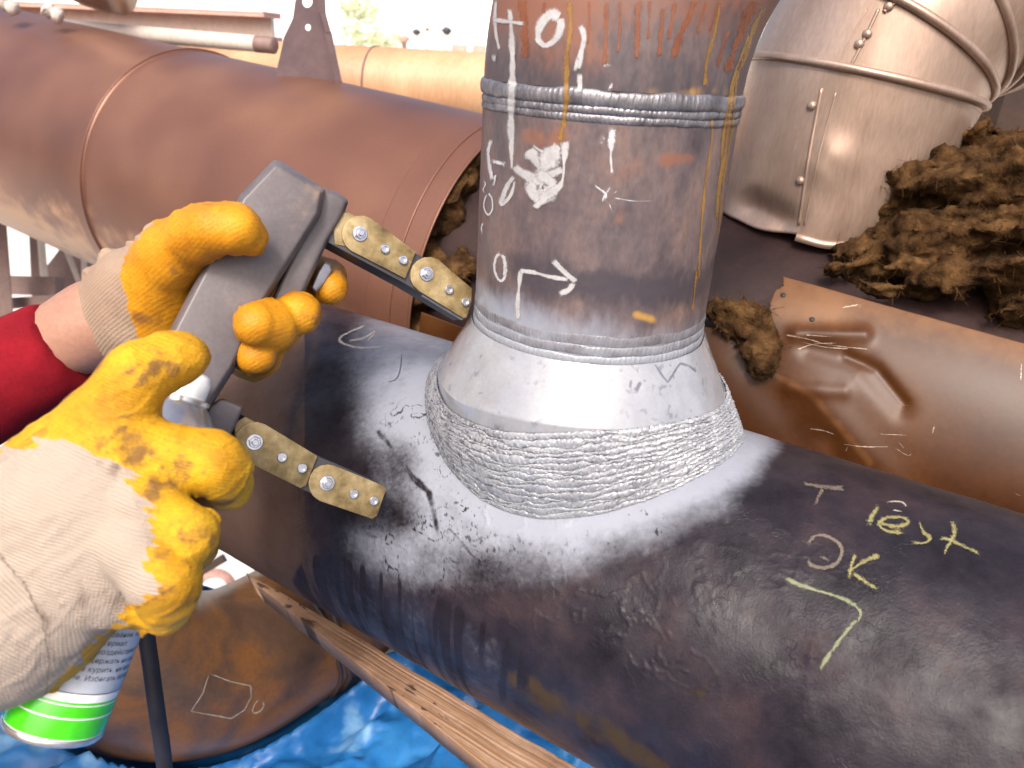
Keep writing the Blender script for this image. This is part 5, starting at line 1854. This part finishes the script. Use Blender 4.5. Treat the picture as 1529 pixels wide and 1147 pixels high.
fold = np.abs(fbm(np.stack([V @ unit(.5 * RT - .86 * UP) * 9, V @ unit(.86 * RT + .5 * UP) * 30, V @ FW * 12], -1), 1.0, 3, 604) - .5)
V2 = V + nr_ * (disp + .0020 * (fbm(V, 26, 3, 601) - .5) + .0007 * (fbm(V, 120, 2, 602) - .5) - .0006 * sstep(.12, .0, wrk) - .0011 * sstep(.12, .0, fold))[:, None]
cl_ = [(-60, 775), (-30, 795), (0, 822), (40, 868), (66, 925), (76, 985), (72, 1030), (60, 1080)]
cd_, cs_ = pdist(pu, pv, cl_)
cuffm = sstep(-2, 7, cd_ * cs_) * (pu < 120)
V2 = V2 + nr_ * (cuffm * front * .0075)[:, None]
# jagged border between dip and bare knit
bl = [(-40, 690), (20, 672), (55, 660), (90, 652), (122, 662), (142, 682), (178, 692), (198, 712), (216, 748), (222, 792), (218, 830), (232, 868), (210, 892), (182, 918), (150, 948), (110, 990)]
dq, sg = pdist(pu, pv, bl)
ldir = unit(np.array([.93, .36]))
kc = -(pu * ldir[1]) + pv * ldir[0]
jag = (vnoise(np.stack([kc / 7.0, 0 * kc, 0 * kc], -1), 1, 611) - .5) * 26 + (vnoise(np.stack([kc / 2.6, pu / 40, 0 * kc], -1), 1, 612) - .5) * 12
wh = sstep(-3.0, 3.0, dq * sg + jag)
kdir = unit(.93 * RT - .36 * UP)
kperp = unit(.36 * RT + .93 * UP)
cuff = sstep(3, -3, pdist(pu, pv, [(-30, 800), (0, 828), (40, 872), (70, 930), (80, 985), (76, 1060)])[0] * -pdist(pu, pv, [(-30, 800), (0, 828), (40, 872), (70, 930), (80, 985), (76, 1060)])[1])
kn = V @ kperp + .02 * (fbm(V, 9, 2, 605) - .5) + .0016 * (fbm(V, 70, 2, 608) - .5)
kn2 = V @ kdir
kn = np.where(cuffm > .5, (V @ unit(.80 * RT + .6 * UP)) * .8, kn)
dirt = .35 * sstep(.1, .0, wrk) + sstep(.46, .72, fbm(V, 60, 4, 606)) * .55 * (.35 + .65 * sstep(250, 120, np.abs(pu - 300))) + np.exp(-(pdist(pu, pv, [(235, 540), (255, 548)])[0] / 15) ** 2) * .5  # dirt patches, and a darker tone along the wrinkles
grime = sstep(.5, .75, fbm(V, 20, 4, 607)) * .5 + groove([(30, 720), (75, 765), (105, 820), (122, 880), (124, 940)], 10, .25) + groove([(-30, 800), (0, 828), (40, 872), (70, 930), (80, 985)], 7, .4) \
    + np.exp(-(pdist(pu, pv, [(170, 705), (180, 690)])[0] / 12) ** 2) * .5  # random grime, and a darker tone along the cuff and wrist creases
rgl = mk('work_glove', V2, F[:, ::-1] if False else F, m_glove, person, attrs={'white': wh, 'dirt': dirt * (1 - wh), 'grime': grime * wh, 'knit': kn, 'knit2': kn2})
rgl['label'] = 'yellow-dipped white knit glove on the right hand'

# far hand: left hand gripping the yoke, thumb in front, fingertips round the far side
gl = [
    ([G(184, 452, .640, 56), G(205, 440, .632, 66), G(236, 428, .625, 60)], .02),
    ([G(206, 496, .648, 52), G(224, 482, .640, 60)], .02),
    ([G(186, 470, .645, 58), G(200, 480, .645, 58)], .02),
    ([G(222, 424, .615, 56), G(258, 380, .590, 46), G(296, 350, .566, 38), G(322, 341, .556, 35)], .014),
    ([G(318, 341, .556, 35), G(350, 342, .556, 33), G(376, 357, .568, 22)], .005),
    # fingers pass behind the yoke
    ([G(235, 415, .65, 48), G(330, 400, .712, 32), G(450, 405, .722, 32), G(487, 418, .700, 29)], .010),
    ([G(485, 412, .698, 27), G(494, 430, .672, 24)], .005),
    ([G(240, 440, .65, 48), G(330, 450, .712, 32), G(430, 462, .715, 32), G(444, 466, .670, 29)], .010),
    ([G(444, 466, .665, 29), G(442, 468, .620, 28), G(450, 470, .622, 27)], .003),
    ([G(240, 465, .65, 48), G(320, 480, .712, 32), G(400, 492, .705, 36), G(406, 490, .655, 36)], .010),
    ([G(410, 489, .650, 36), G(402, 487, .604, 36), G(380, 484, .582, 32)], .003),
    ([G(230, 490, .65, 44), G(310, 510, .712, 30), G(378, 534, .700, 32), G(384, 533, .655, 31)], .010),
    ([G(386, 532, .655, 31), G(381, 530, .602, 30)], .003)]
lo, hi = bounds(gl)
V, F = sdf_mesh(chains_sdf(gl), lo, hi, .0020, Bc, 3)
pu, pv, pz = proj(V)
nr_ = normals(V, F)
front = ((C - V) * nr_).sum(1) > -.02
disp = (groove([(295, 318), (302, 350), (318, 374)], 5, -.0018) + groove([(282, 330), (290, 358), (305, 380)], 5, -.0014) + groove([(268, 345), (278, 372), (292, 392)], 5, -.0016)
        + groove([(252, 352), (262, 382), (280, 410)], 5, -.0012) + groove([(178, 400), (190, 440), (200, 480), (215, 520)], 6, -.0030)
        + groove([(160, 410), (172, 450), (185, 500), (192, 540)], 9, -.0030) + groove([(130, 430), (150, 480), (165, 540)], 8, -.0022) + groove([(145, 420), (160, 470), (176, 540)], 8, .0026)
        + groove([(350, 472), (380, 466), (408, 474)], 4, -.0012) + groove([(360, 545), (385, 548), (402, 540)], 4, -.0015)
        + groove([(430, 450), (455, 446), (468, 452)], 4, -.0010))
cuffz = sstep(212, 185, pu) * (pu > 80)
al_ = V @ unit(.86 * RT + .5 * UP)
disp = disp + cuffz * .0028 * (np.sin(2 * np.pi * (al_ / .021 + .9 * (fbm(V, 11, 2, 629) - .5))) - .2)
uu = np.stack([V @ unit(.5 * RT - .86 * UP) * 24, V @ unit(.86 * RT + .5 * UP) * 85, V @ FW * 40], -1)
wrk = np.abs(fbm(uu, 1.0, 3, 630) - .5)
disp = disp - .0014 * sstep(.12, .0, wrk)
V2 = V + nr_ * (disp * front + .0028 * (fbm(V, 30, 3, 621) - .5) + .0008 * (fbm(V, 110, 2, 622) - .5))[:, None]
dq, sg = pdist(pu, pv, [(230, 330), (192, 372), (180, 400), (186, 440), (198, 480), (212, 520), (222, 570)])
wh = sstep(-4, 4, dq * sg + (vnoise(np.stack([pv / 6, 0 * pv, 0 * pv], -1), 1, 623) - .5) * 6) * (pu < 330)
adir = unit(.86 * RT + .5 * UP)
kn = V @ unit(.5 * RT - .86 * UP)
kn2 = V @ adir
dirt = sstep(.52, .75, fbm(V, 24, 4, 626)) * .8 + np.exp(-(pdist(pu, pv, [(470, 472), (445, 475)])[0] / 14) ** 2) * .4
lgl = mk('work_glove', V2, F, m_glove2, person, attrs={'white': wh, 'dirt': dirt * (1 - wh), 'grime': sstep(.5, .75, fbm(V, 22, 4, 627)) * .6 * wh, 'knit': kn, 'knit2': kn2})
lgl['label'] = 'orange-yellow dipped glove with beige knit cuff on the left hand'

# the body, mostly outside the frame: torso, head and both arms in one mesh
hr = unit(np.array([RT[0], RT[1], 0]))
fwd = np.array([0, 1.0, 0])
tc_ = C - .98 * hr
zf = GZ
shl = np.array([*(tc_ + fwd * .26)[:2], .42])
shr = np.array([*(tc_ - fwd * .26)[:2], .42])
wl, wr_ = P(150, 480, .645), P(-60, 900, .477)
ell = P(-330, 745, .66)
elr = P(-640, 1120, .45)
tz = lambda z, x=0, y=0: np.array([tc_[0] + x, tc_[1] + y, z])
arm_l = [(shl, .085), (ell, .050), (wl, .0345), (P(190, 462, .64), .033)]
arm_r = [(shr, .085), (elr, .062), (wr_, .048)]
torso = [([(tz(-.28, 0, -.10), .15), (tz(.30, 0, -.14), .15)], .05), ([(tz(-.28, 0, .10), .15), (tz(.30, 0, .14), .15)], .08),
         ([(tz(.36, 0, -.16), .10), (tz(.36, 0, .16), .10)], .08)]
legs_ = [([(tz(-.35, 0, s * .11), .125), (tz(-.92, .03, s * .12), .085), (tz(-1.45, 0, s * .12), .065), (tz(-1.50, .16, s * .13), .05)], .03) for s in (-1, 1)]
head = [([(tz(.36), .075), (tz(.52, .01), .078)], .04), ([(tz(.66, .03), .125), (tz(.73, .0), .135)], .05), ([(tz(.57, .07), .07), (tz(.66, .08), .09)], .04),
        ([(tz(.655, .155), .016), (tz(.625, .175), .02)], .015), ([(tz(.66, .01, .13), .018), (tz(.63, .01, .13), .014)], .01), ([(tz(.66, .01, -.13), .018), (tz(.63, .01, -.13), .014)], .01)]
bodyg = torso + legs_ + head + [(arm_l, .03), (arm_r, .03)]
lo, hi = bounds(bodyg, .03)
V, F = sdf_mesh(chains_sdf(bodyg, .02), lo, hi, .014, Bc, 2)
mk('body', V, F, m_skin, person)


def grow(groups, a):
    return [([(p, r + a) for p, r in ch], k) for ch, k in groups]


# jacket: torso and sleeves, left sleeve ending short of the glove
hem = P(104, 512, .645)
e_arm = unit(wl - ell)
sl_l = [(shl, .105), (ell, .062), (hem - e_arm * .006, .0430)]
cut = unit(e_arm)
sl_r = [(shr, .105), (elr, .082), (P(-170, 955, .477), .058)]
jg = grow(torso, .022) + [(sl_l, .03), (sl_r, .03)]
fj = chains_sdf(jg, .02)
hp = hem


def fjk(X):
    return np.maximum(fj(X), ((X - hp.astype(np.float32)) @ cut.astype(np.float32)))


lo, hi = bounds(jg, .03)
V, F = sdf_mesh(fjk, lo, hi, .0085, Bc, 1)
nr_ = normals(V, F)
V = V + nr_ * (.004 * (fbm(V, 16, 3, 641) - .5))[:, None]
mk('jacket', V, F, m_jacket, person)
lo, hi = bounds(grow(legs_, .02), .03)
V, F = sdf_mesh(chains_sdf(grow(legs_, .018), .02), lo, hi, .016, Bc, 2)
mk('trousers', V, F, m_cloth, person)
hg = [([(tz(.72, -.02), .150), (tz(.735, -.01), .150)], .03), ([(tz(.62, -.07), .10), (tz(.70, -.05), .12)], .03)]
lo, hi = bounds(hg, .03)
V, F = sdf_mesh(lambda X: np.maximum(chains_sdf(hg)(X), ((X - tz(.69, .06).astype(np.float32)) @ unit(np.array([.55, 0, -.83])).astype(np.float32))), lo, hi, .01, Bc, 2)
mk('hair', V, F, m_hair, person)
for s in (-1, 1):
    mk('eye', *lathe([(.0001, .014), (.007, .012), (.012, .006), (.013, 0)], tz(.675, .135, s * .045), np.array([1, 0, 0.]), 14, (False, True)), m_hole, person)

bpy.context.view_layer.update()
